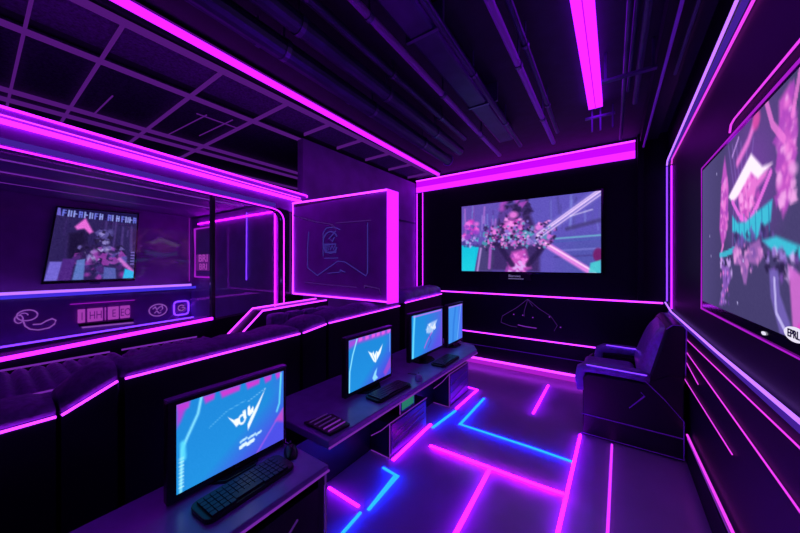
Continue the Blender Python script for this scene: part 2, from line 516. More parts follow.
B().prism([(-.9, .66), (1.99, .76), (1.99, .78), (-.9, .68)], 0, XI + .001, XI + .10).build('board', 'black', ledge)
B().prism([(-.9, .668), (1.99, .768), (1.99, .790), (-.9, .69)], 0, XI + .101, XI + .112).build('front_light', 'violet', ledge)
# lounge ceiling rails
for i, (xr, zz) in enumerate([(-3.7, 2.36), (-4.3, 2.38), (-4.9, 2.39)]):
    strip([(xr, -.9, zz + .05), (xr, 1.9, zz - .055)], .010, 'violet_dim', ('nearest to the window', 'middle', 'farthest from the window')[i] + ' of the dim rails under the lounge ceiling', 'rails under the lounge ceiling', name='ceiling_rail', cat='rail')

# floor strips (low rounded inlays)
def floor_strip(path, w, mat, label):
    b = B()
    P = [Vector((p[0], p[1], 0)) for p in path]
    n = len(P)
    prof = [(-1, 0.003), (-.7, .007), (0, .010), (.7, .007), (1, .003)]
    vs = []
    for i in range(n):
        t = (P[min(i + 1, n - 1)] - P[max(i - 1, 0)]).normalized()
        d = Vector((-t.y, t.x, 0))
        sc = 1.0
        if 0 < i < n - 1:
            sc = 1 / max(.5, abs((P[i] - P[i - 1]).normalized().dot(t)))
        for (q, h) in prof:
            vs.append(P[i] + d * (q * w * .36 * sc) + Vector((0, 0, h)))
    k = len(prof)
    fs = [(i * k + j, i * k + j + 1, (i + 1) * k + j + 1, (i + 1) * k + j) for i in range(n - 1) for j in range(k - 1)]
    fs += [(i * k, (i + 1) * k, (i + 1) * k + k - 1, i * k + k - 1) for i in range(n - 1)]
    fs += [tuple(range(k)), tuple((n - 1) * k + j for j in range(k))]
    b.add(vs, fs)
    return tag(b.build('floor_light', mat), label, 'floor light', 'light strips in the floor')
floor_strip([(-1.67, 1.479), (-1.377, 1.478)], .035, 'floor_pink', 'short pink floor strip beside the near desk end')
floor_strip([(-1.487, 1.869), (-1.347, 1.858), (-1.309, 1.49)], .034, 'cyan', 'cyan hooked floor strip in front of the nearer computer case')
floor_strip([(-1.336, 1.448), (-1.31, 1.15)], .032, 'cyan', 'cyan floor strip running out at the near desk corner')
floor_strip([(-.798, 2.342), (-.768, 1.55)], .040, 'floor_pink', 'pink floor strip in the middle of the aisle at the bottom of the picture')
floor_strip([(-1.33, 2.334), (-.475, 2.365), (-.29, 2.38)], .04, 'floor_glow', 'widest soft magenta floor band across the aisle')  # emissive magenta band laid across the aisle floor
floor_strip([(-1.273, 3.526), (-1.263, 2.82), (-.566, 2.82), (-.285, 2.808)], .040, 'cyan', 'large L-shaped cyan floor strip across the aisle')
floor_strip([(-.719, 4.40), (-.716, 3.466)], .035, 'floor_pink', 'pink floor strip nearest to the back wall')
floor_strip([(-.266, 3.30), (-.275, 2.408), (-.283, 1.6)], .032, 'floor_pink', 'long pink floor strip leading to the front corner of the chair')
floor_strip([(-.024, 3.28), (-.037, 2.189), (-.045, 1.6)], .024, 'floor_pink_soft', 'pink floor strip running to the middle of the chair base')
floor_strip([(-1.455, 2.60), (-1.42, 3.05)], .045, 'cyan', 'cyan floor strip between the two computer cases')
floor_strip([(-1.478, 1.985), (-1.50, 2.65)], .045, 'floor_pink', 'pink floor strip along the foot of the nearer computer case')
floor_strip([(-1.434, 3.095), (-1.43, 3.72), (-1.62, 3.73)], .040, 'floor_pink', 'pink hooked floor strip around the farther computer case')

# ================================================================ CEILING GRID, DUCTS, PIPES
grid = thing('ceiling_grid', 'violet ceiling grid with black mesh panels above the lounge', 'ceiling grid', (-3.7, 1.5, 3.09))
YG0, YG1 = -.9, 4.5
xs = [(-2.50, .012), (-3.12, .0065), (-4.3, .008), (-4.55, .006), (-5.2, .006)]
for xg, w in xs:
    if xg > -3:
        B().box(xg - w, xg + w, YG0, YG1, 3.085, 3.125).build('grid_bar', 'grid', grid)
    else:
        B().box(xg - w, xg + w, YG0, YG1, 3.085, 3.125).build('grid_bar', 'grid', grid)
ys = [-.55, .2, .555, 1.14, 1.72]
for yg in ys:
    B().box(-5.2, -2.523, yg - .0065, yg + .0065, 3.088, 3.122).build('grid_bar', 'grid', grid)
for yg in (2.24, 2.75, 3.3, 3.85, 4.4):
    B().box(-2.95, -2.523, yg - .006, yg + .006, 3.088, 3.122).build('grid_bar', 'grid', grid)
B().box(-5.2, -3.13, YG0, YG1, 3.13, 3.15).build('mesh_panel', 'mesh', grid)
B().box(-2.98, -2.53, YG0, YG1, 3.13, 3.15).build('mesh_panel', 'mesh', grid)
for k, (xa, ya, xb, yb) in enumerate([(-3.3, 1.35, -4.2, 1.30), (-3.2, 1.55, -3.9, 1.52), (-3.35, 1.28, -3.35, 1.7), (-3.6, .72, -4.25, .70)]):
    B().tube([(xa, ya, 3.075), (xb, yb, 3.075)], .006).build('stiffener', 'grid', grid)

def pipe(path, r, label, mat='pipe', group='pipes under the ceiling', name='ceiling_pipe', hang=True, ringend=False, n=14):
    t = thing(name, label, 'pipe', (path[-1][0], path[-1][1], path[-1][2]), group)
    b = B().tube(path, r, n)
    b.build('pipe', mat, t, smooth=False)
    (x0, y0, z0), (x1, y1, z1) = path[0], path[-1]
    if hang:
        for f in (.45, .65, .85):
            xh, yh, zh = x0 + (x1 - x0) * f, y0 + (y1 - y0) * f, z0 + (z1 - z0) * f
            c = B().tube([(xh, yh - .015, zh), (xh, yh + .015, zh)], r + .006, n)
            c.tube([(xh, yh, zh + r), (xh, yh, HC - .001)], .006, 6)
            c.build('hanger', 'metal', t)
    if ringend:
        ring = [(x1 + (r + .004) * math.cos(a), y1 + .006, z1 + (r + .004) * math.sin(a)) for a in [2 * math.pi * k / 18 for k in range(18)]]
        B().tube(ring, .009, 6, closed=True).build('end_ring', 'piping', t)
    return t
pipe([(-1.62, -.8, 2.93), (-1.71, 3.45, 2.90)], .06, 'fat duct pipe with a ring end left of the ceiling middle', ringend=True)
pipe([(-1.44, -.8, 2.98), (-1.53, 3.40, 2.96)], .055, 'fat duct pipe right of the ring ended one')
pipe([(-1.80, -.8, 3.02), (-1.88, 3.30, 3.0)], .035, 'slim duct pipe left of the ring ended one')
pipe([(-1.33, -.8, 3.06), (-1.42, 3.30, 3.05)], .028, 'slim pipe high beside the fat duct pipes')
pipe([(-1.05, -.8, 2.97), (-1.17, 3.79, 2.95)], .022, 'magenta sheened pipe left of the flat ceiling duct', mat='grid_paint')
pipe([(-.75, -.8, 3.0), (-.90, 3.7, 2.98)], .022, 'thin pipe along the right side of the flat ceiling duct')
pipe([(-.50, -.8, 2.97), (-.56, 3.75, 2.95)], .022, 'violet pipe left of the broad ceiling lamp', mat='grid_paint')
pipe([(-.42, -.8, 3.03), (-.50, 3.6, 3.0)], .018, 'thin dark pipe between the violet pipe and the ceiling lamp')
duct = thing('ceiling_duct', 'flat dark blue duct hung under the ceiling left of centre', 'duct', (-.98, 1.5, 2.98))
B().prism([(-1.0, -.8), (-.80, -.8), (-.94, 3.55), (-1.10, 3.55)], 2, 3.0, 3.15).build('duct_body', 'pipe', duct, bevel=.02)
for yy in (.6, 1.6, 2.6):
    B().box(-1.08, -.82, yy - .012, yy + .012, 2.992, 3.155).build('flange', 'metal', duct)
pipe([(.09, -.8, 3.05), (.05, 4.3, 3.03)], .016, 'leftmost thin conduit right of the ceiling lamp', group='conduits right of the ceiling lamp', name='conduit', hang=False)
pipe([(.13, -.8, 3.08), (.09, 3.2, 3.06)], .014, 'second thin conduit right of the ceiling lamp', group='conduits right of the ceiling lamp', name='conduit', hang=False)
pipe([(.165, -.8, 3.03), (.14, 3.35, 3.01)], .020, 'third and thickest conduit right of the ceiling lamp', group='conduits right of the ceiling lamp', name='conduit', hang=False)
pipe([(.31, -.8, 3.0), (.27, 4.55, 2.97)], .010, 'violet rail along the edge of the right ceiling beam', mat='piping', group='conduits right of the ceiling lamp', name='conduit', hang=False)
pipe([(.385, -.8, 3.02), (.36, 3.0, 3.0)], .010, 'short thin rail on the ceiling next to the right wall', group='conduits right of the ceiling lamp', name='conduit', hang=False)
beam = tag(B().box(.24, .40, -.9, 4.55, 3.04, 3.155).build('ceiling_beam', 'wall_dark'), 'dark beam along the ceiling near the right wall', 'beam')
br = thing('conduit_bracket', 'dark cross bracket holding the thin conduits right of the ceiling lamp', 'bracket', (.02, 2.72, 2.99))
B().box(-.085, .235, 2.70, 2.74, 2.945, 2.962).build('cross_bar', 'metal', br)
for xh in (-.06, .215):
    B().box(xh - .008, xh + .008, 2.71, 2.73, 2.963, 3.158).build('hanger', 'metal', br)
fx = thing('ceiling_bracket', 'small dark bracket past the far end of the broad ceiling lamp', 'bracket', (-.15, 3.62, 3.0))
B().box(-.25, .0, 3.60, 3.63, 3.06, 3.08).build('cross_bar', 'metal', fx)
for xh in (-.19, -.12, -.02):
    B().box(xh - .007, xh + .007, 3.605, 3.625, 2.93, 3.158).build('hanger', 'metal', fx)

# ================================================================ SCREENS
def back_art():
    a = Art(190, 108, (92, 80, 180))
    a.mix(np.clip(1.2 - a.x * 2.2, 0, 1) * .5, (105, 70, 165))
    a.streaks(0, .55, .0, .6, 46, [(70, 44, 130), (180, 150, 235), (120, 140, 220), (170, 80, 190), (200, 120, 220)], .5)
    a.streaks(.6, 1, .0, .5, 22, [(90, 85, 170), (130, 140, 220), (70, 60, 130)], .45)
    a.mix(np.clip((a.x - .68) * 5, 0, 1) * np.clip((a.y - .45) * 5, 0, 1) * .8, (78, 82, 165))
    for yv, cc in [(.56, (110, 190, 205)), (.60, (70, 90, 170)), (.72, (120, 120, 205)), (.80, (70, 60, 140))]:
        a.line([(.72, yv), (1, yv - .02)], .02, cc, .8, .02)
    a.cluster(.02, .14, .22, .5, 26, .05, [(215, 60, 190), (230, 110, 220), (140, 60, 190)])
    a.poly([(0, .60), (.155, .62), (.115, 1), (0, 1)], (20, 185, 215))
    a.mix(np.clip((a.y - .6) * 3, 0, 1) * (a.x < .12) * .35, (40, 225, 225))
    a.cluster(0, .15, .45, .63, 24, .035, [(90, 190, 215), (190, 150, 235), (70, 60, 140)])
    # dark standing figure of flowers and armour
    a.poly([(.24, .98), (.2, .62), (.28, .45), (.34, .06), (.5, .02), (.55, .2), (.6, .44), (.68, .5), (.62, .8), (.62, 1)], (58, 38, 96), .92, .05)
    a.poly([(.16, .62), (.25, .5), (.28, .8), (.26, 1), (.12, 1)], (66, 58, 110), .9, .04)
    a.cluster(.20, .72, .36, .62, 120, .045, [(46, 30, 84), (170, 60, 170), (70, 150, 175), (225, 110, 215), (130, 110, 200), (35, 25, 70)])
    a.cluster(.34, .56, .0, .38, 60, .055, [(52, 34, 90), (165, 70, 185), (90, 60, 150), (40, 28, 74)])
    for (px_, py_, r) in [(.40, .34, .1), (.43, .2, .07), (.29, .42, .07), (.62, .40, .07), (.36, .62, .06)]:
        a.blob(px_, py_, r / a.a * 1.2, r, (235, 120, 225), .9, .6)
    a.cluster(.36, .50, .25, .42, 16, .035, [(245, 150, 235), (205, 70, 190)])
    a.cluster(.3, .64, .46, .64, 70, .024, [(190, 190, 240), (70, 175, 185), (30, 22, 60), (235, 120, 215)])
    a.poly([(.42, .72), (.52, .68), (.56, .95), (.5, 1.0), (.38, 1.0), (.4, .85)], (215, 85, 200), .85, .05)
    a.cluster(.38, .54, .75, 1, 26, .04, [(240, 120, 225), (150, 60, 170), (215, 170, 240)])
    a.line([(.32, .62), (.42, .9)], .07, (40, 26, 74), .9, .03)
    a.line([(.66, .62), (.54, .9)], .07, (40, 26, 74), .9, .03)
    a.line([(.17, .66), (.14, 1)], .03, (190, 150, 225), .8, .02)
    a.line([(.25, .66), (.24, .95)], .04, (180, 90, 205), .8, .02)
    # beams
    a.line([(.56, .58), (1.0, .0)], .11, (122, 112, 205), .75, .05)
    for d, w in [(0, .022), (.045, .012), (-.03, .014)]:
        a.line([(.60, .52 + d), (1.0, .0 + d)], w, (238, 205, 250), .95, .015)
    a.line([(.64, .60), (.95, 1.0)], .075, (225, 130, 225), .95, .03)
    a.line([(.66, .615), (.97, 1.0)], .02, (250, 205, 245), .9, .015)
    a.line([(.82, .28), (.95, .22)], .012, (225, 215, 245), .8, .02)
    a.line([(.80, .44), (.99, .36)], .05, (66, 56, 118), .8, .03)
    a.blob(.985, .78, .035, .1, (110, 32, 105), 1, .3)
    a.poly([(.94, .88), (1, .84), (1, 1), (.93, 1)], (70, 200, 205), .9, .02)
    a.cluster(.2, .7, .3, .7, 140, .022, [(46, 30, 84), (200, 110, 215), (90, 150, 190), (240, 150, 235), (28, 18, 60), (130, 110, 210)], .9)
    a.grain(3)
    return a
def tv(name, label, loc, screen_at, art, mat_case='black_gloss'):
    t = thing(name, label, 'television', loc)
    return t
# -- television on the back wall
ty = YB - .05
tvb = thing('television', 'flat wall television showing flowers and light beams on the back wall', 'television', (-1.11, YB, 1.40))
B().box(-2.10, -.12, ty, YB - .002, 1.455, 2.575).build('casing', 'black_gloss', tvb, bevel=.006)
back_art().mesh('screen', lambda s, t: (-2.07 + 1.92 * s, ty - .002, 2.545 - 1.06 * t), tvb)
B().box(-1.45, -1.00, YB - .04, YB - .002, 1.36, 1.455).build('speaker_bar', 'black', tvb)
text_mesh('maker_mark', 'Blaruwa', .055, 'grey_print', lambda u, v, w: (-1.23 + u, YB - .0405 - w, 1.42 + v), tvb, .0005, 1.0)
B().box(-1.32, -1.10, YB - .0425, YB - .0405, 1.375, 1.383).build('status_light', 'grey_print', tvb)

# -- big television on the right wall
def right_art():
    a = Art(200, 112, (72, 63, 112))
    a.mix(np.clip(a.y - .3, 0, 1) * .7, (60, 54, 100))
    a.mix(np.clip(.25 - a.x, 0, 1) * 1.5, (98, 84, 150))
    a.blob(.55, .28, .3, .45, (128, 62, 172), .8, 1)
    P, PK, W, T = (196, 84, 196), (235, 120, 215), (250, 232, 252), (60, 190, 215)
    for d in (0, .04, .08, .12, .17, .22):
        a.line([(.36 + d, .02 + d * .4), (.42 + d * .6, .3), (.40 + d * .7, .62)], .012, (140, 110, 200), .5, .02)
    a.poly([(.32, .06), (.345, .18), (.362, .27), (.35, .45), (.325, .56), (.29, .62), (.255, .49), (.277, .23), (.30, .12)], P, .9, .03)
    a.cluster(.275, .345, .18, .56, 40, .03, [PK, (160, 70, 180), (230, 150, 225)], .8)
    a.line([(.30, .60), (.27, .66), (.30, .74)], .03, PK, .8)
    a.poly([(.735, .05), (.79, .02), (.82, .2), (.80, .45), (.755, .53), (.72, .4), (.735, .22)], P, .95, .03)
    a.cluster(.725, .81, .05, .5, 60, .035, [PK, (170, 70, 185), (235, 160, 228)], .8)
    a.line([(.66, -.02), (.70, .12), (.76, .22)], .035, PK, .8)
    a.line([(.84, -.02), (.80, .15)], .03, PK, .8)
    a.line([(.45, .16), (.54, .10), (.60, .02)], .045, PK, .9, .03)
    a.blob(.60, .03, .035, .06, (205, 70, 160), .9, .5)
    a.line([(.40, .10), (.46, .03)], .02, (200, 150, 235), .7)
    a.poly([(.562, .20), (.382, .314), (.42, .37), (.454, .343), (.485, .50), (.56, .46), (.60, .36), (.66, .33), (.688, .288), (.639, .30)], PK, .9, .03)
    a.cluster(.47, .62, .26, .48, 45, .032, [(225, 110, 205), (245, 165, 235), (180, 70, 180)], .8)
    a.poly([(.562, .17), (.36, .32), (.40, .36), (.454, .345), (.56, .262), (.61, .315), (.70, .285), (.64, .27)], W, 1, .02)
    a.line([(.40, .36), (.47, .46), (.53, .50)], .03, (235, 110, 225), .9)
    a.line([(.69, .32), (.62, .42), (.55, .50)], .03, (235, 110, 225), .9)
    a.poly([(.40, .44), (.45, .49), (.52, .50), (.60, .47), (.70, .44), (.69, .53), (.64, .55), (.60, .60), (.54, .60), (.50, .58), (.46, .55), (.40, .53)], T, .95, .02)
    for k in range(7):
        xx_ = .42 + k * .043
        a.line([(xx_, .46), (xx_ + .006, .60)], .012, (35, 110, 160), .6)
    a.cluster(.40, .72, .55, .64, 30, .03, [(70, 50, 120), (110, 80, 170), (50, 40, 90)], .7)
    a.poly([(.64, .61), (.72, .60), (.83, .65), (1, .66), (1, .72), (.82, .70), (.70, .66)], T, .95, .02)
    a.line([(.265, .66), (.33, .655), (.44, .63)], .035, T, .85)
    a.poly([(.40, .64), (.44, .60), (.5, .68), (.56, .62), (.62, .60), (.65, .68), (.60, .72), (.55, .71), (.525, .82), (.505, .82), (.47, .72), (.42, .72)], (150, 96, 175), .95, .02)
    a.cluster(.42, .64, .62, .76, 26, .03, [(200, 120, 200), (120, 80, 165), (225, 150, 220)], .8)
    a.cluster(.27, .40, .68, .77, 22, .03, [(150, 120, 205), (40, 30, 70), (200, 160, 235)], .9)
    a.poly([(.28, .72), (.37, .74), (.385, .80), (.34, .88), (.29, .98), (.25, .98), (.30, .85)], (130, 84, 178), .95, .02)
    a.cluster(.27, .37, .76, .97, 24, .022, [PK, (170, 120, 215), (90, 60, 140)], .8)
    a.cluster(.66, .82, .66, .78, 40, .028, [(150, 120, 205), (40, 30, 70), (210, 170, 240), (110, 70, 160)], .9)
    a.poly([(.68, .74), (.73, .74), (.74, .84), (.79, .95), (.80, 1), (.74, 1), (.69, .86)], (110, 92, 175), .95, .02)
    a.poly([(.78, .72), (.84, .76), (.86, 1), (.80, .96)], (205, 105, 205), .9, .02)
    a.line([(.71, .78), (.72, .92), (.78, 1)], .02, (200, 190, 245), .8)
    a.poly([(.82, .94), (.86, .92), (.9, 1), (.82, 1)], (215, 70, 190), .9)
    for (px_, py_) in [(.12, .52), (.14, .66), (.45, .93), (.22, .12), (.5, .7)]:
        a.blob(px_, py_, .006, .012, (190, 180, 235), .8, .5)
    a.grain(1)
    return a
RX = XR - .022
tvr = thing('television', 'huge wall television showing a pink and teal creature on the right wall', 'television', (XR, 2.1, 1.3))
B().box(RX, XR - .002, 1.20, 2.862, 1.30, 2.245).build('casing', 'black_gloss', tvr, bevel=.008)
right_art().mesh('screen', lambda s, t: (RX - .002, 2.825 - 1.58 * s, 2.222 - .868 * t), tvr)
fr = [(RX, 1.19, 2.247), (RX, 2.866, 2.247), (RX, 2.866, 1.298), (RX, 1.19, 1.298)]
B().tube(fr, .0028, 6, closed=True).build('edge_glow', 'pink_dim', tvr)
bd = B()
ov = [(1.535 + .070 * math.cos(a), 1.372 + .024 * math.sin(a)) for a in [2 * math.pi * k / 28 for k in range(28)]]
bd.prism(ov, 0, RX - .008, RX - .003).build('badge', 'badge_white', tvr)
text_mesh('badge_lettering', 'EPRL', .036, 'badge_ink', lambda u, v, w: (RX - .0082 - w, 1.535 - u, 1.372 + v), tvr, .0006, 1.1, .0008)
bw = [(1.80 + .018 * math.cos(a), 1.328 + .007 * math.sin(a)) for a in [2 * math.pi * k / 16 for k in range(16)]]
B().prism(bw, 0, RX - .004, RX - .001).build('power_light', 'badge_white', tvr)

# -- tilted television in the lounge
def lounge_art():
    a = Art(130, 130, (46, 34, 88))
    a.streaks(.5, 1, 0, .8, 20, [(70, 52, 120), (34, 22, 66), (95, 70, 150)], .5)
    a.streaks(0, .4, .15, 1, 14, [(60, 40, 105), (30, 20, 60)], .5)
    a.poly([(0, 0), (1, 0), (1, .15), (0, .10)], (26, 18, 70), .9)
    # unreadable row of letters on the banner, as in the photograph
    row = "|HRAZ/1II DT EIEO"
    for (x0, n, w) in [(.06, 8, .062), (.60, 3, .055), (.78, 4, .055)]:
        for k in range(n):
            xx_ = x0 + k * w
            yt = .025 + xx_ * .04
            c = (150, 165, 240) if k % 3 else (110, 120, 225)
            a.line([(xx_ + .008, yt), (xx_ + .008, yt + .075)], .022, c, .9)
            if (k + n) % 2:
                a.line([(xx_ + .036, yt + .005), (xx_ + .036, yt + .075)], .018, c, .9)
            if k % 4 != 1:
                a.line([(xx_ + .008, yt + .037), (xx_ + .036, yt + .037)], .016, c, .9)
            if k % 3 == 0:
                a.line([(xx_ + .008, yt + .003), (xx_ + .036, yt + .003)], .016, c, .9)
    a.poly([(0, .0), (.03, 0), (.05, .11), (0, .1)], (120, 110, 215), .9)
    a.poly([(.31, .14), (.33, .12), (.40, .24), (.44, .31), (.40, .34), (.33, .27), (.25, .29), (.22, .25)], (235, 110, 215), 1, .03)
    a.cluster(.5, .66, .28, .46, 26, .05, [(90, 80, 150), (34, 24, 60), (150, 140, 205)], .9)
    a.poly([(.17, .35), (.34, .3), (.38, .5), (.36, .7), (.2, .7)], (28, 18, 54), .9, .05)
    a.cluster(.30, .85, .52, .74, 90, .05, [(110, 96, 170), (48, 32, 84), (180, 170, 225), (150, 80, 185), (30, 20, 56)], .9)
    a.cluster(.28, .9, .62, .98, 60, .06, [(70, 36, 110), (150, 60, 165), (44, 28, 80), (90, 80, 165)], .85)
    a.poly([(.02, .74), (.15, .74), (.13, 1), (0, 1)], (120, 108, 215), .95, .02)
    a.poly([(.15, .7), (.28, .7), (.26, 1), (.13, 1)], (80, 40, 130), .95, .02)
    a.poly([(.30, .72), (.39, .70), (.40, 1), (.28, 1)], (96, 130, 200), .9, .02)
    a.poly([(.62, .82), (.76, .84), (.78, 1), (.62, 1)], (90, 104, 180), .9, .02)
    a.line([(.8, .7), (1.0, .92)], .05, (215, 120, 215), .9, .03)
    a.poly([(.88, .85), (.96, .88), (1, .9), (1, 1), (.86, 1)], (40, 190, 235), 1, .02)
    for k in range(5):
        a.line([(.95, .60 + k * .045), (.985, .60 + k * .045)], .02, (130, 115, 205), .8)
    a.grain(6)
    return a
tvl = thing('television', 'tilted television with an unreadable banner on the lounge inner wall', 'television', (XI, .9, 1.36))
q = [(.595, 2.267), (1.327, 2.283), (1.284, 1.407), (.486, 1.402)]
XS = XI + .06
B().prism([(.585, 2.285), (1.345, 2.30), (1.30, 1.37), (.465, 1.365)], 0, XI + .002, XS).build('casing', 'black_gloss', tvl)
def ql(s, t):
    ya = q[0][0] * (1 - s) + q[1][0] * s
    za = q[0][1] * (1 - s) + q[1][1] * s
    yb_ = q[3][0] * (1 - s) + q[2][0] * s
    zb = q[3][1] * (1 - s) + q[2][1] * s
    return (XS + .002, ya * (1 - t) + yb_ * t, za * (1 - t) + zb * t)
lounge_art().mesh('screen', ql, tvl)
B().box(XS, XS + .02, .86, .95, 1.345, 1.368).build('maker_mark', 'metal', tvl)

# ================================================================ SIGNS AND EMBLEMS
xw = XI + .008
def curve_pts(fn, n):
    return [fn(k / (n - 1)) for k in range(n)]
def wl(y_, z_):
    return (xw, y_, z_)
e = thing('wall_emblem', 'lilac looping line emblem at the left of the lounge wall', 'emblem', (XI, .42, .82), 'line emblems on the lounge wall')
B().tube([wl(.37 + .075 * math.cos(a), 1.02 + .06 * math.sin(a)) for a in [2 * math.pi * k / 24 for k in range(24)]], .006, 6, closed=True).build('ring', 'emblem', e)
B().tube([wl(.31 + .03 * math.cos(a), .985 + .045 * math.sin(a)) for a in [2 * math.pi * k / 14 for k in range(14)]], .005, 6, closed=True).build('loop', 'emblem', e)
B().tube([wl(.345 + .03 * math.cos(a), 1.02 + .028 * math.sin(a)) for a in [math.pi * k / 10 for k in range(11)]], .005, 6).build('inner_arc', 'emblem', e)
B().tube([wl(.34, .96), wl(.355, .90), wl(.39, .86), wl(.45, .84), wl(.53, .85), wl(.575, .89), wl(.585, .93), wl(.555, .955), wl(.51, .935), wl(.47, .905), wl(.41, .91)], .006, 6).build('tail', 'emblem', e)
e = thing('wall_emblem', 'lilac oval line emblem right of the glyph sign', 'emblem', (XI, 1.575, .84), 'line emblems on the lounge wall')
B().tube([wl(1.575 + .105 * math.cos(a), .93 + .085 * math.sin(a)) for a in [2 * math.pi * k / 26 for k in range(26)]], .007, 6, closed=True).build('ring', 'emblem', e)
B().tube([wl(1.51, .95), wl(1.54, .98), wl(1.56, .94), wl(1.59, .97), wl(1.62, .99), wl(1.63, .94), wl(1.60, .92)], .006, 6).build('squiggle', 'emblem', e)
B().tube([wl(1.53, .89), wl(1.56, .92), wl(1.59, .88), wl(1.61, .90)], .006, 6).build('squiggle', 'emblem', e)
e = thing('wall_emblem', 'bright rounded square emblem at the right end of the lounge wall', 'emblem', (XI, 1.94, .80), 'line emblems on the lounge wall')
rs = []
for (cy, cz, a0) in [(1.915, .985, 0), (1.815, .985, 90), (1.815, .87, 180), (1.915, .87, 270)]:
    for k in range(5):
        a = math.radians(a0 + 90 * k / 4)
        rs.append((cy + .045 * math.cos(a), cz + .045 * math.sin(a)))
B().tube([wl(*p) for p in rs], .011, 6, closed=True).build('frame', 'violet', e)
B().tube([wl(1.865 + .042 * math.cos(a), .928 + .042 * math.sin(a)) for a in [math.radians(40 + 280 * k / 12) for k in range(13)]], .008, 6).build('letter_mark', 'emblem', e)
B().tube([wl(1.87, .93), wl(1.91, .93), wl(1.91, .90)], .007, 6).build('letter_mark', 'emblem', e)
sg = thing('glyph_sign', 'pink block glyph sign under the shelf of the lounge wall', 'sign', (XI, 1.0, .80))
B().prism([(.77, .83), (1.29, .815), (1.29, .845), (.77, .86)], 0, XI + .001, XI + .05).build('stand', 'black', sg)
B().prism([(.80, .805), (1.29, .79), (1.29, .80), (.80, .815)], 0, XI + .001, XI + .055).build('stand_light', 'emblem', sg)
for (ya, yb_, gl) in [(.765, .835, 'I'), (.85, .995, 'HH'), (1.01, 1.025, '|'), (1.04, 1.15, 'E'), (1.16, 1.265, 'EO')]:
    g = B().box(XI + .002, XI + .02, ya, yb_ - .008, .87, 1.035).build('glyph_block', 'sign_pink', sg)
    text_mesh('glyph', gl, .14, 'sign_back', lambda u, v, w, c=(ya + yb_) / 2: (XI + .0205 + w, c + u, .945 + v), g, .001, .6)
sb = thing('wall_sign', 'pink edged sign box on the lounge end wall', 'sign', (-4.94, YE, 1.4))
B().box(-5.22, -4.66, YE - .02, YE - .002, 1.405, 2.16).build('panel', 'wall_purple', sb)
B().tube([(-5.22, YE - .025, 1.405), (-4.66, YE - .025, 1.41), (-4.66, YE - .025, 2.13), (-5.22, YE - .025, 2.13)], .012, 6, closed=True).build('edge_glow', 'pink_dim', sb)
B().box(-5.19, -4.70, YE - .024, YE - .0205, 1.50, 1.74).build('letter_plate', 'sign_back', sb)
text_mesh('lettering', 'BRI', .15, 'sign_pink', lambda u, v, w: (-4.945 + u, YE - .0245 - w, 1.68 + v), sb, .001, 1.5, .003)
text_mesh('lettering', 'BRI', .13, 'sign_pink', lambda u, v, w: (-4.945 + u, YE - .0245 - w, 1.555 + v), sb, .001, 1.5, .001)
tw = thing('wall_sign', 'narrow upright column of tiny violet marks low on the lounge end wall', 'sign', (-4.66, YE, .7))
for k in range(12):
    B().box(-4.70, -4.62, YE - .012, YE - .002, .78 + k * .045, .805 + k * .045).build('mark', 'violet_dim' if k > 9 else 'violet_faint', tw)

# triangular emblem on the back wall
em = thing('wall_emblem', 'faint violet triangle emblem low on the back wall', 'emblem', (-1.05, YB, .62))
yy = YB - .006
for pts in ([(-1.05, 1.085), (-1.20, .95), (-1.42, .80), (-1.44, .70)], [(-1.05, 1.085), (-.90, .96), (-.74, .86), (-.66, .74), (-.70, .66)], [(-1.05, 1.08), (-1.10, .90), (-1.10, .82)], [(-1.05, 1.08), (-.98, .98)], [(-1.44, .70), (-1.30, .66), (-1.2, .655)]):
    B().tube([(a, yy, b) for a, b in pts], .004, 6).build('line', 'violet_faint', em)
B().tube([(-1.19, yy, .69), (-1.08, yy, .675), (-.93, yy, .67)], .007, 6).build('line', 'violet_dim', em)
for (a, b) in [(-1.12, .84), (-.98, .82), (-.76, .85), (-.62, .72), (-1.25, .84)]:
    B().box(a - .008, a + .008, yy - .003, yy + .003, b - .008, b + .008).build('spark', 'violet_dim', em)

# ================================================================ BOOTH DIVIDER WITH LIGHT BOX END
dv = thing('booth_divider', 'violet booth divider panel with a thick glowing magenta end', 'divider', (-2.3, 2.18, 1.25))
B().box(-2.98, -1.63, 2.115, 2.25, 1.255, 2.24).build('panel', 'wall_purple', dv)
B().tube([(-2.98, 2.105, 2.285), (-1.625, 2.105, 2.25)], .009).build('top_light', 'pink_hot', dv)
B().prism([(-2.98, 2.24), (-1.63, 2.24), (-1.63, 2.245), (-2.98, 2.28)], 1, 2.115, 2.25).build('top_cap', 'black', dv)
B().tube([(-2.975, 2.105, 2.28), (-2.975, 2.105, 1.268), (-1.625, 2.105, 1.268)], .006).build('edge_glow', 'pink_hot', dv)
B().box(-1.628, -1.612, 2.10, 2.255, 1.25, 2.255).build('end_lamp', 'pink_wide', dv)
def dl(pts, r, mat, closed=False, name='line_art'):
    B().tube([(a, 2.110, b) for a, b in pts], r, 6, closed=closed).build(name, mat, dv)
dl([(-2.70, 1.95), (-2.72, 1.80), (-2.72, 1.56), (-2.56, 1.48), (-2.25, 1.63), (-2.15, 1.62), (-1.88, 1.49), (-1.86, 1.52), (-1.86, 1.98)], .005, 'blue_faint')
dl([(-2.28, 2.01), (-1.82, 2.00)], .005, 'violet_faint')
dl([(-2.98, 2.15), (-2.6, 2.05), (-2.33, 2.0), (-2.28, 1.95), (-2.36, 2.0)], .005, 'violet_faint')
dl([(-2.76, 1.40), (-2.45, 1.39), (-2.0, 1.38)], .004, 'violet_faint')
dl([(-2.40, 1.505), (-2.22, 1.52), (-2.22, 1.54), (-2.15, 1.52)], .004, 'blue_faint')
dl([(-1.9, 1.37), (-1.9, 1.40), (-1.72, 1.38), (-1.71, 1.33)], .004, 'violet_faint')
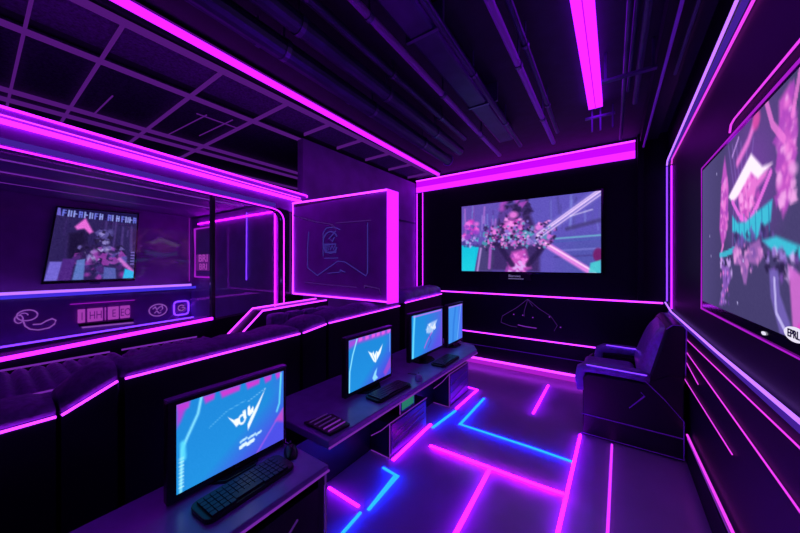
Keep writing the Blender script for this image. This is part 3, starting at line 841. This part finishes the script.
# shield emblem
dl([(-2.47, 1.68), (-2.47, 1.92), (-2.42, 1.97), (-2.30, 1.97), (-2.22, 1.94)], .005, 'blue_faint', name='emblem')
dl([(-2.45, 1.66), (-2.25, 1.66)], .005, 'blue_faint', name='emblem')
dl([(-2.36 + .11 * math.cos(a), 1.82 + .11 * math.sin(a)) for a in [math.radians(30 + 300 * k / 18) for k in range(19)]], .007, 'blue_faint', name='emblem')
dl([(-2.30 + .02, 1.93), (-2.38, 1.86), (-2.33, 1.83), (-2.30, 1.87)], .006, 'blue_faint', name='emblem')
dl([(-2.44, 1.72), (-2.44, 1.80), (-2.28, 1.80), (-2.28, 1.72)], .006, 'blue_faint', True, name='emblem')
text_mesh('emblem_lettering', 'BW', .075, 'blue_faint', lambda u, v, w: (-2.36 + u, 2.112 - w, 1.76 + v), dv, .001, 1.2)

# ================================================================ BOOTH PARTITIONS AND SOFAS
XP = -1.75
def partition(y0, y1, z0, z1, label, pad=.09, padz=None, padded='fabric'):
    t = thing('booth_partition', label, 'partition', (XP - .05, (y0 + y1) / 2, 0), 'partitions behind the desks')
    g = .006
    B().prism([(y0 + g, 0), (y1 - g, 0), (y1 - g, z1 - .012), (y0 + g, z0 - .012)], 0, XP - .09, XP).build('panel', 'desk_side', t)
    B().tube([(XP + .004, y0 + g, z0), (XP + .004, y1 - g, z1)], .0052).build('light_strip', 'pink_hot', t)
    # padded roll along the top
    b = B()
    n = max(4, int((y1 - y0) / .06))
    prof = [(-.23, -.08), (-.25, .0), (-.24, .05), (-.20, .085), (-.13, .10), (-.06, .095), (-.015, .07), (-.002, .025), (-.004, -.008)]
    vs, k = [], len(prof)
    for i in range(n + 1):
        f = i / n
        yv = y0 + g + (y1 - y0 - 2 * g) * f
        zv = z0 + (z1 - z0) * f + .014
        e_ = .72 + .28 * min(1, min(f, 1 - f) * (y1 - y0) / .06)
        wob = .006 * math.sin(yv * 23) + .004 * math.sin(yv * 51)
        for (px_, pz_) in prof:
            vs.append((XP - .002 + px_, yv, zv + (pz_ * pad / .10 * e_ + (wob if pz_ > .04 else 0)) if pz_ > 0 else zv + pz_))
    fs = [(i * k + j, i * k + j + 1, (i + 1) * k + j + 1, (i + 1) * k + j) for i in range(n) for j in range(k - 1)]
    fs += [(i * k + k - 1, i * k, (i + 1) * k, (i + 1) * k + k - 1) for i in range(n)]
    fs += [tuple(range(k)), tuple(n * k + j for j in range(k))]
    b.add(vs, fs)
    b.build('padded_top', padded, t, smooth=True)
    return t
partition(-.9, .195, 1.005, 1.015, 'lowest booth partition at the left edge of the picture', pad=.05)
partition(.197, .372, 1.015, 1.097, 'short sloping booth partition rising left of the nearest monitor', pad=.075)
partition(.384, 1.298, 1.10, 1.127, 'long booth partition behind the nearest monitor', pad=.042)
partition(1.312, 1.528, 1.127, 1.155, 'narrow booth partition between two dark seams behind the desk', pad=.06)
partition(1.542, 2.47, 1.158, 1.185, 'long booth partition behind the second monitor, meeting the divider', pad=.06)
partition(2.55, 3.36, 1.205, 1.232, 'farthest booth partition with rounded blue top behind the third monitor', pad=.10, padded='leather_blue')

def ribbed(y0, y1, x0, x1, z, sag, parent, rib=.062, name='ribbed_cushion', mat='fabric'):
    nx = 12
    n = int((y1 - y0) / (rib / 6))
    b = B()
    vs = []
    for i in range(n + 1):
        yv = y0 + (y1 - y0) * i / n
        h = abs(math.sin(math.pi * (yv - y0) / rib)) ** .5 * .030
        for j in range(nx + 1):
            f = j / nx
            ed = min(1, min(f, 1 - f) * 6)
            vs.append((x0 + (x1 - x0) * f, yv, z - sag * math.sin(math.pi * f) + h * ed - .02 * (1 - ed)))
    m = len(vs)
    vs2 = [(a, c, z - .12) for a, c, _ in vs]
    fs = [(i * (nx + 1) + j, i * (nx + 1) + j + 1, (i + 1) * (nx + 1) + j + 1, (i + 1) * (nx + 1) + j) for i in range(n) for j in range(nx)]
    # skirt
    ring = [j for j in range(nx + 1)] + [i * (nx + 1) + nx for i in range(1, n + 1)] + [n * (nx + 1) + j for j in range(nx - 1, -1, -1)] + [i * (nx + 1) for i in range(n - 1, 0, -1)]
    o = len(vs)
    for r_ in ring:
        vs.append((vs[r_][0], vs[r_][1], z - .14))
    L = len(ring)
    fs += [(ring[i], ring[(i + 1) % L], o + (i + 1) % L, o + i) for i in range(L)]
    fs += [tuple(o + i for i in range(L))]
    b.add(vs, fs)
    return b.build(name, mat, parent, smooth=True)
def lounge_sofa(y0, y1, z, label):
    t = thing('lounge_sofa', label, 'sofa', (-2.35, (y0 + y1) / 2, 0), 'sofas below the lounge window')
    B().box(-2.80, -2.02, y0, y1, 0, z - .14).build('base', 'leather_black', t, bevel=.01)
    ribbed(y0 + .02, y1 - .02, -2.76, -2.10, z - .004, -.01, t)
    b = B()
    b.tube([(-2.05, y0 + .02, z - .05), (-2.05, y1 - .02, z - .05)], .05, 12)
    b.build('bolster', 'fabric', t, smooth=True)
    B().tube([(-2.77, y0 + .02, z + .01), (-2.77, y1 - .02, z + .01)], .006, 8).build('rear_glow', 'violet_dim', t)  # rear piping of the cushion, given a glow of its own
    B().tube([(-2.12, y0 + .02, z + .018), (-2.12, y1 - .02, z + .018)], .0045, 8).build('front_light', 'violet_dim', t)
    return t
lounge_sofa(-.85, .03, 1.0, 'ribbed sofa nearest the camera below the lounge window')
lounge_sofa(.04, .56, 1.0, 'ribbed sofa below the lounge television, second from the camera')
lounge_sofa(.58, 1.08, 1.0, 'ribbed sofa with its side against the raised booth seat')
# raised booth seat with lit outline
rs_ = thing('booth_bench', 'raised booth seat with a lit sloping outline in front of the divider', 'seat', (-2.4, 1.6, 0))
pol = [(1.14, .0), (1.14, 1.0), (1.38, 1.215), (2.08, 1.236), (2.08, 0)]
B().prism(pol, 0, -2.50, -2.36).build('back_panel', 'leather_black', rs_)
B().tube([(-2.352, 1.137, 1.0), (-2.352, 1.378, 1.218), (-2.352, 2.05, 1.240)], .006).build('front_light', 'pink_hot', rs_)
B().tube([(-2.505, 1.136, 1.008), (-2.505, 1.378, 1.224), (-2.505, 2.05, 1.246)], .006).build('rear_glow', 'pink_hot', rs_)
for k in range(4):
    y0_ = 1.40 + k * .165
    B().box(-2.355, -2.25, y0_, y0_ + .158, .74, 1.19).build('back_cushion', 'fabric', rs_, bevel=.03, seg=3, smooth=True)
B().box(-2.35, -2.02, 1.16, 2.06, 0, .73).build('seat_base', 'leather_black', rs_)

# ================================================================ DESKS
dk = thing('computer_desk', 'nearest gaming desk with solid sides in the bottom left corner', 'desk', (-1.21, .2, 0))
B().box(-1.43, -1.0, -.6, .885, .71, .742).build('tabletop', 'desk', dk, bevel=.006)
B().box(-1.42, -1.02, .845, .875, 0, .709).build('side_panel', 'desk_side', dk)
B().box(-1.42, -1.02, -.59, -.56, 0, .709).build('side_panel', 'desk_side', dk)
B().box(-1.42, -1.39, -.56, .844, 0, .709).build('back_panel', 'desk_side', dk)
fp = B().box(-1.04, -1.02, -.559, .844, .02, .66).build('front_panel', 'black', dk)
B().box(-1.0, -.994, -.6, .885, .716, .722).build('edge_glow', 'violet_dim', dk)  # glowing strip stands for the reflection along the desk edge
B().tube([(-1.017, .60, .60), (-1.014, .70, .56), (-1.014, .76, .48), (-1.014, .74, .40), (-1.017, .64, .30)], .005).build('trim_line', 'violet_dim', fp)
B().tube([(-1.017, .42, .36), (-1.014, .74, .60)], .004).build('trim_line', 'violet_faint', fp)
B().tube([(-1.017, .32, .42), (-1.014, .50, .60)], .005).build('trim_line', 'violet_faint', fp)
B().tube([(-1.012, .878, .70), (-1.012, .878, .02)], .004).build('corner_line', 'violet_faint', dk)

dk2 = thing('computer_desk', 'long gaming desk carrying three monitors along the booth partitions', 'desk', (-1.45, 2.0, 0))
top = [(-1.745, 1.0), (-1.13, 1.0), (-1.13, 2.93), (-1.22, 3.08), (-1.42, 3.16), (-1.745, 3.16)]
B().prism(top, 2, .70, .742).build('tabletop', 'desk', dk2, bevel=.006)
B().tube([(-1.127, 1.0, .708), (-1.127, 2.93, .708), (-1.215, 3.085, .708)], .005).build('edge_glow', 'violet_dim', dk2)  # emissive line in place of the reflection on the long desk's front edge
for yb_ in (1.06, 1.80, 2.85):
    B().prism([(-1.742, .699), (-1.28, .699), (-1.742, .42)], 1, yb_, yb_ + .03).build('bracket', 'desk_side', dk2)
B().box(-1.742, -1.72, 1.0, 3.16, .0, .40).build('modesty_panel', 'desk_side', dk2)

# ---------------------------------------------------------------- monitors
def mon_art(k):
    a = Art(120, 68, (30, 132, 212))
    a.mix(np.clip(a.y * 1.0 - .1, 0, 1) * .5, (34, 150, 226))
    a.mix(np.clip((a.x + a.y - 1.15) * 1.8, 0, 1) * .9, (80, 70, 225))
    a.mix(np.clip((a.x - .8) * 3, 0, 1) * np.clip((.5 - a.y) * 3, 0, 1) * .6, (90, 80, 230))
    if k == 0:
        for (x0, x1) in [(.0, .10), (.2, .3), (.34, .53), (.58, .73), (.77, .86), (.9, .97)]:
            a.poly([(x0, 0), (x1, 0), (x1 - .01, .07), (x0 + .02, .09)], (205, 55, 205), .95, .04)
        a.poly([(0, 0), (.09, 0), (.03, .2), (0, .26)], (180, 60, 210), .9, .05)
        a.line([(.19, -.02), (.16, .18), (.08, .40), (.04, .52), (.03, 1)], .035, (140, 230, 255), .95, .03)
        a.line([(.045, .46), (.05, .62)], .07, (90, 215, 250), .9, .04)
        a.line([(.97, .03), (.95, .45), (.92, .55)], .03, (110, 235, 245), .95, .03)
        a.line([(1, .55), (.8, .85), (.7, 1)], .02, (190, 90, 230), .8, .03)
        a.poly([(.9, .68), (1, .55), (1, .75)], (205, 70, 190), .8, .05)
        W = (242, 248, 255)
        a.poly([(.41, .36), (.47, .43), (.52, .42), (.53, .49), (.49, .53), (.465, .47)], W, 1)
        a.ring(.545, .46, .055, .028, W)
        a.poly([(.60, .34), (.62, .31), (.63, .38), (.66, .34), (.66, .42), (.62, .46), (.60, .43)], W, 1)
        a.poly([(.55, .36), (.58, .35), (.59, .47), (.56, .46)], W, .95)
        a.poly([(.79, .16), (.70, .42), (.605, .64), (.60, .56), (.64, .46)], (235, 245, 255), 1)
        a.line([(.25, .40), (.40, .28), (.58, .23)], .008, (120, 200, 245), .7)
        a.line([(.79, .16), (.6, .26)], .008, (150, 210, 250), .8)
        for j, (x0, x1) in enumerate([(.53, .59), (.61, .68), (.69, .74)]):
            a.line([(x0, .75), (x1, .73)], .03, (200, 240, 255), .9)
        for (x0, x1) in [(.53, .58), (.60, .66)]:
            a.line([(x0, .82), (x1, .80)], .05, (225, 245, 255), .95)
        for j in range(9):
            a.line([(.02, .62 + j * .04), (.05, .62 + j * .04)], .015, (200, 250, 255), .7)
    elif k == 1:
        a.poly([(0, 0), (1, 0), (1, .07), (.8, .10), (.2, .10), (0, .16)], (170, 70, 215), .9, .08)
        for x0 in (.2, .35, .5, .62, .75, .9):
            a.poly([(x0, 0), (x0 + .09, 0), (x0 + .08, .07), (x0 + .01, .08)], (230, 90, 225), .9, .04)
        a.line([(.17, .02), (.08, .3), (.02, .6), (.01, 1)], .04, (150, 235, 255), .95, .03)
        W = (240, 248, 255)
        a.poly([(.42, .33), (.52, .40), (.55, .36), (.57, .45), (.62, .38), (.66, .42), (.78, .28), (.72, .46), (.60, .62), (.55, .58), (.49, .47)], W, 1, .03)
        a.line([(.52, .42), (.58, .56)], .015, (60, 150, 230), .9)
        a.line([(.62, .42), (.62, .58)], .015, (60, 150, 230), .9)
        a.poly([(.52, .92), (.58, .80), (.64, .74), (.61, .88), (.66, .96), (.56, 1)], (150, 225, 250), .9, .03)
        a.poly([(.8, .9), (1, .6), (1, .85), (.85, 1)], (170, 70, 200), .7, .06)
        a.line([(.97, .1), (.97, .5)], .02, (160, 200, 255), .8)
    elif k == 2:
        a.mix(np.clip(a.x - .35, 0, 1) * .9, (110, 80, 220))
        a.line([(.08, .0), (.05, .5), (.03, 1)], .09, (110, 220, 255), .9, .06)
        a.line([(.05, .03), (.95, .03)], .03, (210, 110, 235), .9, .03)
        W = (235, 240, 255)
        a.cluster(.45, .75, .3, .52, 20, .05, [W, (190, 210, 250), (90, 120, 225)], .95)
        a.poly([(.42, .42), (.6, .28), (.82, .26), (.72, .44), (.64, .56), (.50, .54)], W, .6, .05)
        a.line([(.62, .55), (.48, .70), (.38, .86)], .04, (200, 90, 215), .85, .03)
        a.line([(.55, .62), (.60, .75), (.50, .88)], .03, (70, 60, 190), .8, .03)
        a.line([(.98, .1), (.96, .9)], .03, (150, 90, 230), .8, .03)
    else:
        a.p[:] = (62, 140, 230)
        a.mix(np.clip(a.x - .6, 0, 1) * 2, (90, 90, 235))
        a.line([(.9, 0), (.75, .5), (.6, 1)], .04, (150, 215, 255), .8, .05)
        a.line([(.5, .0), (.35, .5), (.3, 1)], .2, (45, 115, 215), .7, .1)
        a.line([(.0, .02), (1, .02)], .03, (190, 110, 240), .9, .03)
    a.grain(.8)
    return a
def monitor(X, y0, y1, z0, z1, k, label, rot=0.0, ztab=.742):
    cy = (y0 + y1) / 2
    t = thing('monitor', label, 'monitor', (X, cy, ztab), 'monitors on the gaming desks')
    bz = .016
    B().box(X - .035, X, y0 - bz - .012, y1 + bz, z0 - bz - .01, z1 + bz).build('casing', 'black', t, bevel=.004)
    B().box(X - .03, X + .004, y0 - bz - .012, y1 + bz, z1 + bz, z1 + bz + .007).build('top_rim', 'metal', t)
    mon_art(k).mesh('screen', lambda s, q_: (X + .0015, y0 + (y1 - y0) * s, z1 - (z1 - z0) * q_), t)
    B().box(X - .075, X - .034, cy - .03, cy + .03, ztab + .012, (z0 + z1) / 2).build('stand_neck', 'black', t, bevel=.005)
    B().prism([(X - .13, cy - .11), (X - .02, cy - .11), (X + .035, cy - .06), (X + .035, cy + .06), (X - .02, cy + .11), (X - .13, cy + .11)], 2, ztab, ztab + .012).build('stand_base', 'black_gloss', t, bevel=.003)
    B().tube([(X + .002, cy + .0 + .010 * math.cos(a), z0 - bz * .6 + .006 * math.sin(a)) for a in [2 * math.pi * j / 10 for j in range(10)]], .0015, 4, closed=True).build('power_button', 'metal', t)
    t.rotation_euler = (0, 0, rot)
    return t
monitor(-1.275, .423, .85, .778, 1.098, 0, 'largest and nearest monitor with a white winged emblem on blue')
monitor(-1.36, 1.365, 1.80, .790, 1.120, 1, 'second monitor from the camera with a white crown like emblem')
monitor(-1.35, 2.07, 2.60, .825, 1.175, 2, 'third monitor from the camera with a crest on blue violet')
monitor(-1.36, 2.76, 3.09, .80, 1.170, 3, 'farthest monitor, seen as a narrow blue sliver at the desk end', rot=math.radians(0))

# ---------------------------------------------------------------- keyboards, mice and small devices
def keyboard(loc, label, rot):
    t = thing('keyboard', label, 'keyboard', loc, 'keyboards on the gaming desks')
    x0, y0, z0 = loc
    L, W = .35, .135
    pl_ = []
    for (cx, cy, a0) in [(W / 2 - .03, L / 2 - .03, 0), (-W / 2 + .03, L / 2 - .03, 90), (-W / 2 + .03, -L / 2 + .03, 180), (W / 2 - .03, -L / 2 + .03, 270)]:
        for k in range(5):
            a = math.radians(a0 + 90 * k / 4)
            pl_.append((x0 + cx + .03 * math.cos(a), y0 + cy + .03 * math.sin(a)))
    B().prism(pl_, 2, z0, z0 + .016).build('keyboard_body', 'black', t, bevel=.003)
    kb = B()
    for r in range(5):
        n = 14
        for c in range(n):
            if r == 4 and 4 <= c <= 8:
                if c == 4:
                    kb.box(x0 + W / 2 - .034, x0 + W / 2 - .014, y0 - L / 2 + .02 + 4 * .0212, y0 - L / 2 + .02 + 9 * .0212 - .003, z0 + .0161, z0 + .024)
                continue
            xa = x0 - W / 2 + .018 + r * .0225
            ya = y0 - L / 2 + .02 + c * .0212
            kb.box(xa, xa + .019, ya, ya + .018, z0 + .0161, z0 + .024)
    kb.build('keycaps', 'key', t)
    t.rotation_euler = (0, 0, rot)
    return t
kb = keyboard((-1.155, .615, .743), 'keyboard in front of the nearest monitor', 0)
kb.rotation_euler = (0, 0, math.radians(2))
dup(kb, (-1.235, 1.62, .743), 'keyboard in front of the second monitor', math.radians(-2))
dup(kb, (-1.22, 2.42, .743), 'keyboard in front of the third monitor', math.radians(3))
def mouse(loc, label, rot, mat='black'):
    t = thing('computer_mouse', label, 'mouse', loc, 'mice on the gaming desks')
    b = B()
    n, k = 10, 10
    vs = []
    for i in range(n + 1):
        f = i / n
        w = .030 * math.sin(math.pi * (.08 + .86 * f)) ** .5
        h = .036 * math.sin(math.pi * (.06 + .86 * f)) ** .7
        for j in range(k + 1):
            a = math.pi * j / k
            vs.append((loc[0] - w * math.cos(a), loc[1] - .055 + .11 * f, loc[2] + h * math.sin(a)))
    fs = [(i * (k + 1) + j, i * (k + 1) + j + 1, (i + 1) * (k + 1) + j + 1, (i + 1) * (k + 1) + j) for i in range(n) for j in range(k)]
    fs += [tuple(range(k + 1)), tuple(n * (k + 1) + j for j in range(k + 1))]
    fs += [(i * (k + 1), (i + 1) * (k + 1), (i + 1) * (k + 1) + k, i * (k + 1) + k) for i in range(n)]
    b.add(vs, fs).build('mouse_body', mat, t, smooth=True)
    B().tube([(loc[0] - .004, loc[1] + .028, loc[2] + .034), (loc[0] + .004, loc[1] + .028, loc[2] + .034)], .007, 10).build('wheel', 'metal', t)
    B().tube([(loc[0], loc[1] + .05, loc[2] + .012), (loc[0] - .02, loc[1] + .085, loc[2] + .005), (loc[0] - .08, loc[1] + .10, loc[2] + .004)], .0025, 6).build('cable', 'key', t)
    t.rotation_euler = (0, 0, rot)
    return t
mouse((-1.20, .838, .743), 'dark mouse beside the nearest keyboard', math.radians(60))
mouse((-1.195, 1.93, .743), 'violet lit mouse beyond the second keyboard', math.radians(35), 'leather_blue')
dev = thing('number_pad', 'small ribbed pad with lit violet ribs at the near end of the long desk', 'pad', (-1.24, 1.10, .743))
B().prism([(-1.36, 1.03), (-1.155, 1.03), (-1.145, 1.16), (-1.30, 1.18)], 2, .743, .757).build('pad_body', 'black', dev, bevel=.003)
for k in range(5):
    xk = -1.325 + k * .036
    B().box(xk, xk + .007, 1.04, 1.155, .7572, .7612).build('rib', 'violet_dim' if k > 2 else 'violet_faint', dev)

# ---------------------------------------------------------------- computer cases under the long desk
def pc(loc, y1, h, label, extra):
    x0, y0, z0 = loc
    t = thing('computer_case', label, 'computer', (x0 - .1, (y0 + y1) / 2, 0), 'computer cases under the long desk')
    xa, xb = -1.715, x0
    B().box(xa, xb, y0, y1, .0, h).build('case_body', 'black', t, bevel=.006)
    fp_ = B().box(xb, xb + .006, y0 + .02, y1 - .02, .03, h - .02).build('front_panel', 'case', t)
    for k in range(3):
        zz = .07 + k * (h - .12) / 3
        B().tube([(xb + .008, y0 + .04, zz), (xb + .008, y1 - .06, zz + .05)], .003, 6).build('vent_line', 'violet_faint', fp_)
    ed = B()
    ed.tube([(xb + .003, y0 - .002, .005), (xb + .003, y0 - .002, h + .002)], .004, 6)
    ed.tube([(xb + .003, y0 - .002, h + .002), (xb + .003, y1, h + .002)], .004, 6)
    ed.tube([(xa + .01, y0 - .003, .008), (xb, y0 - .003, .008)], .0035, 6)
    ed.tube([(xa + .01, y0 - .003, h * .45), (xa + .12, y0 - .003, h * .72), (xb, y0 - .003, h)], .0035, 6)
    ed.build('edge_trim', 'violet_dim', t)
    if extra:
        B().box(xb - .17, xb - .01, y0 + .16, y0 + .40, h + .001, h + .13).build('top_bay', 'black', t, bevel=.004)
        B().box(xb - .012, xb - .008, y0 + .19, y0 + .38, h + .03, h + .11).build('indicator_panel', 'green', t)
        e2 = B()
        e2.tube([(xb - .008, y0 + .16, h + .132), (xb - .008, y0 + .40, h + .132)], .005, 6)
        e2.tube([(xb - .008, y0 + .16, h + .01), (xb - .008, y0 + .16, h + .132), (xb - .17, y0 + .16, h + .132)], .005, 6)
        e2.build('bay_trim', 'violet_dim', t)
    return t
pc((-1.51, 1.985, 0), 2.58, .29, 'nearer computer case under the long desk with a green lit bay on top', True)
pc((-1.51, 3.08, 0), 3.62, .37, 'farther computer case under the far end of the long desk', False)

# ================================================================ ARMCHAIR
ch = thing('armchair', 'dark leather lounge armchair beside the right wall facing the desks', 'armchair', (.1, 3.75, 0))
yn, yf = 3.32, 4.16
# near and far side panels
def side(y0, y1, nm):
    pol = [(-.25, 0.0), (.455, 0.0), (.455, .68), (.36, .68), (.20, .575), (-.21, .575), (-.25, .54)]
    o_ = B().prism(pol, 1, y0, y1).build(nm, 'leather_black', ch, bevel=.008)
    return o_
sn = side(yn, yn + .12, 'side_panel')
sf = side(yf - .12, yf, 'side_panel')
B().box(-.25, .42, yn + .121, yf - .121, .02, .36).build('base', 'leather_black', ch)
# arm pads
def arm(y0, y1, dx, dz):
    b = B()
    prof_n = 10
    path = [(-.26, .46), (-.275, .56), (-.265, .64), (-.22, .665), (-.10, .672), (.10, .672), (.24, .66)]
    yc, w = (y0 + y1) / 2, (y1 - y0) / 2
    vs = []
    for i, (px_, pz_) in enumerate(path):
        ta = Vector((path[min(i + 1, len(path) - 1)][0] - path[max(i - 1, 0)][0], path[min(i + 1, len(path) - 1)][1] - path[max(i - 1, 0)][1])).normalized()
        nx_, nz_ = -ta.y, ta.x
        for j in range(prof_n):
            a = 2 * math.pi * j / prof_n
            ca, sa = math.cos(a), math.sin(a)
            q1 = math.copysign(abs(ca) ** .5, ca) * w
            q2 = math.copysign(abs(sa) ** .6, sa) * .042
            vs.append((px_ + (dx if px_ < 0 else dx * .3) + nx_ * q2, yc + q1, pz_ + dz + nz_ * q2))
    k = prof_n
    fs = [(i * k + j, i * k + (j + 1) % k, (i + 1) * k + (j + 1) % k, (i + 1) * k + j) for i in range(len(path) - 1) for j in range(k)]
    fs += [tuple(range(k)), tuple((len(path) - 1) * k + j for j in range(k))]
    b.add(vs, fs)
    return b.build('armrest', 'leather_blue', ch, smooth=True)
arm(yn - .005, yn + .155, 0, -.042)
arm(yf - .155, yf + .005, .12, .0)
# seat
B().box(-.275, .16, yn + .16, yf - .16, .365, .585).build('seat_cushion', 'leather', ch, bevel=.05, seg=4, smooth=True)
# backrest shell and pad

B().prism([(.17, .38), (.44, .38), (.462, .70), (.468, 1.075), (.45, 1.10), (.385, 1.10), (.345, 1.06)], 1, yn + .01, yf - .01).build('backrest', 'leather_black', ch, bevel=.015)
def backpad(y0, y1):
    b = B()
    n, m_ = 12, 12
    vs = []
    for i in range(n + 1):
        f = i / n
        z_ = .56 + .53 * f
        xc = .215 + .185 * f
        for j in range(m_ + 1):
            g_ = j / m_
            e_ = (1 - (2 * f - 1) ** 4) * (1 - (2 * g_ - 1) ** 6)
            vs.append((xc - .10 * max(0, e_) ** .6, y0 + (y1 - y0) * g_, z_))
    o2 = len(vs)
    for i in range(n + 1):
        for j in range(m_ + 1):
            vs.append((.225 + .185 * i / n, y0 + (y1 - y0) * j / m_, .56 + .53 * i / n))
    s_ = m_ + 1
    fs = [(i * s_ + j, i * s_ + j + 1, (i + 1) * s_ + j + 1, (i + 1) * s_ + j) for i in range(n) for j in range(m_)]
    fs += [(o2 + i * s_ + j, o2 + (i + 1) * s_ + j, o2 + (i + 1) * s_ + j + 1, o2 + i * s_ + j + 1) for i in range(n) for j in range(m_)]
    ring = [j for j in range(s_)] + [i * s_ + m_ for i in range(1, n + 1)] + [n * s_ + j for j in range(m_ - 1, -1, -1)] + [i * s_ for i in range(n - 1, 0, -1)]
    L = len(ring)
    fs += [(ring[i], ring[(i + 1) % L], o2 + ring[(i + 1) % L], o2 + ring[i]) for i in range(L)]
    return b.add(vs, fs).build('back_cushion', 'leather', ch, smooth=True)
backpad(yn + .03, yf - .03)
# outline trims
B().tube([(-.268, yn - .004, .20), (.455, yn - .004, .19)], .005, 6).build('piping', 'piping', ch)
B().tube([(-.262, yn - .004, .02), (.455, yn - .004, .02)], .004, 6).build('piping', 'piping', ch)
B().tube([(.20, yn - .004, .612), (.33, yn - .004, .48), (.452, yn - .004, .33), (.452, yn - .004, .02)], .004, 6).build('piping', 'piping', ch)
B().tube([(.345, yn + .004, 1.06), (.385, yn + .004, 1.10), (.45, yn + .004, 1.10), (.468, yn + .004, 1.07), (.462, yn + .004, .70)], .004, 6).build('piping', 'piping', ch)
B().tube([(.18, yn - .004, .50), (.205, yn - .004, .475), (.10, yn - .004, .345)], .0035, 6).build('side_mark', 'piping', ch)
B().tube([(-.22, yn + .0, .662), (.22, yn + .0, .652)], .004, 6).build('arm_highlight', 'violet', ch)  # emissive lines stand for the highlights along the arm edges
B().tube([(-.08, yf - .15, .716), (.22, yf - .15, .71)], .004, 6).build('arm_highlight', 'violet', ch)
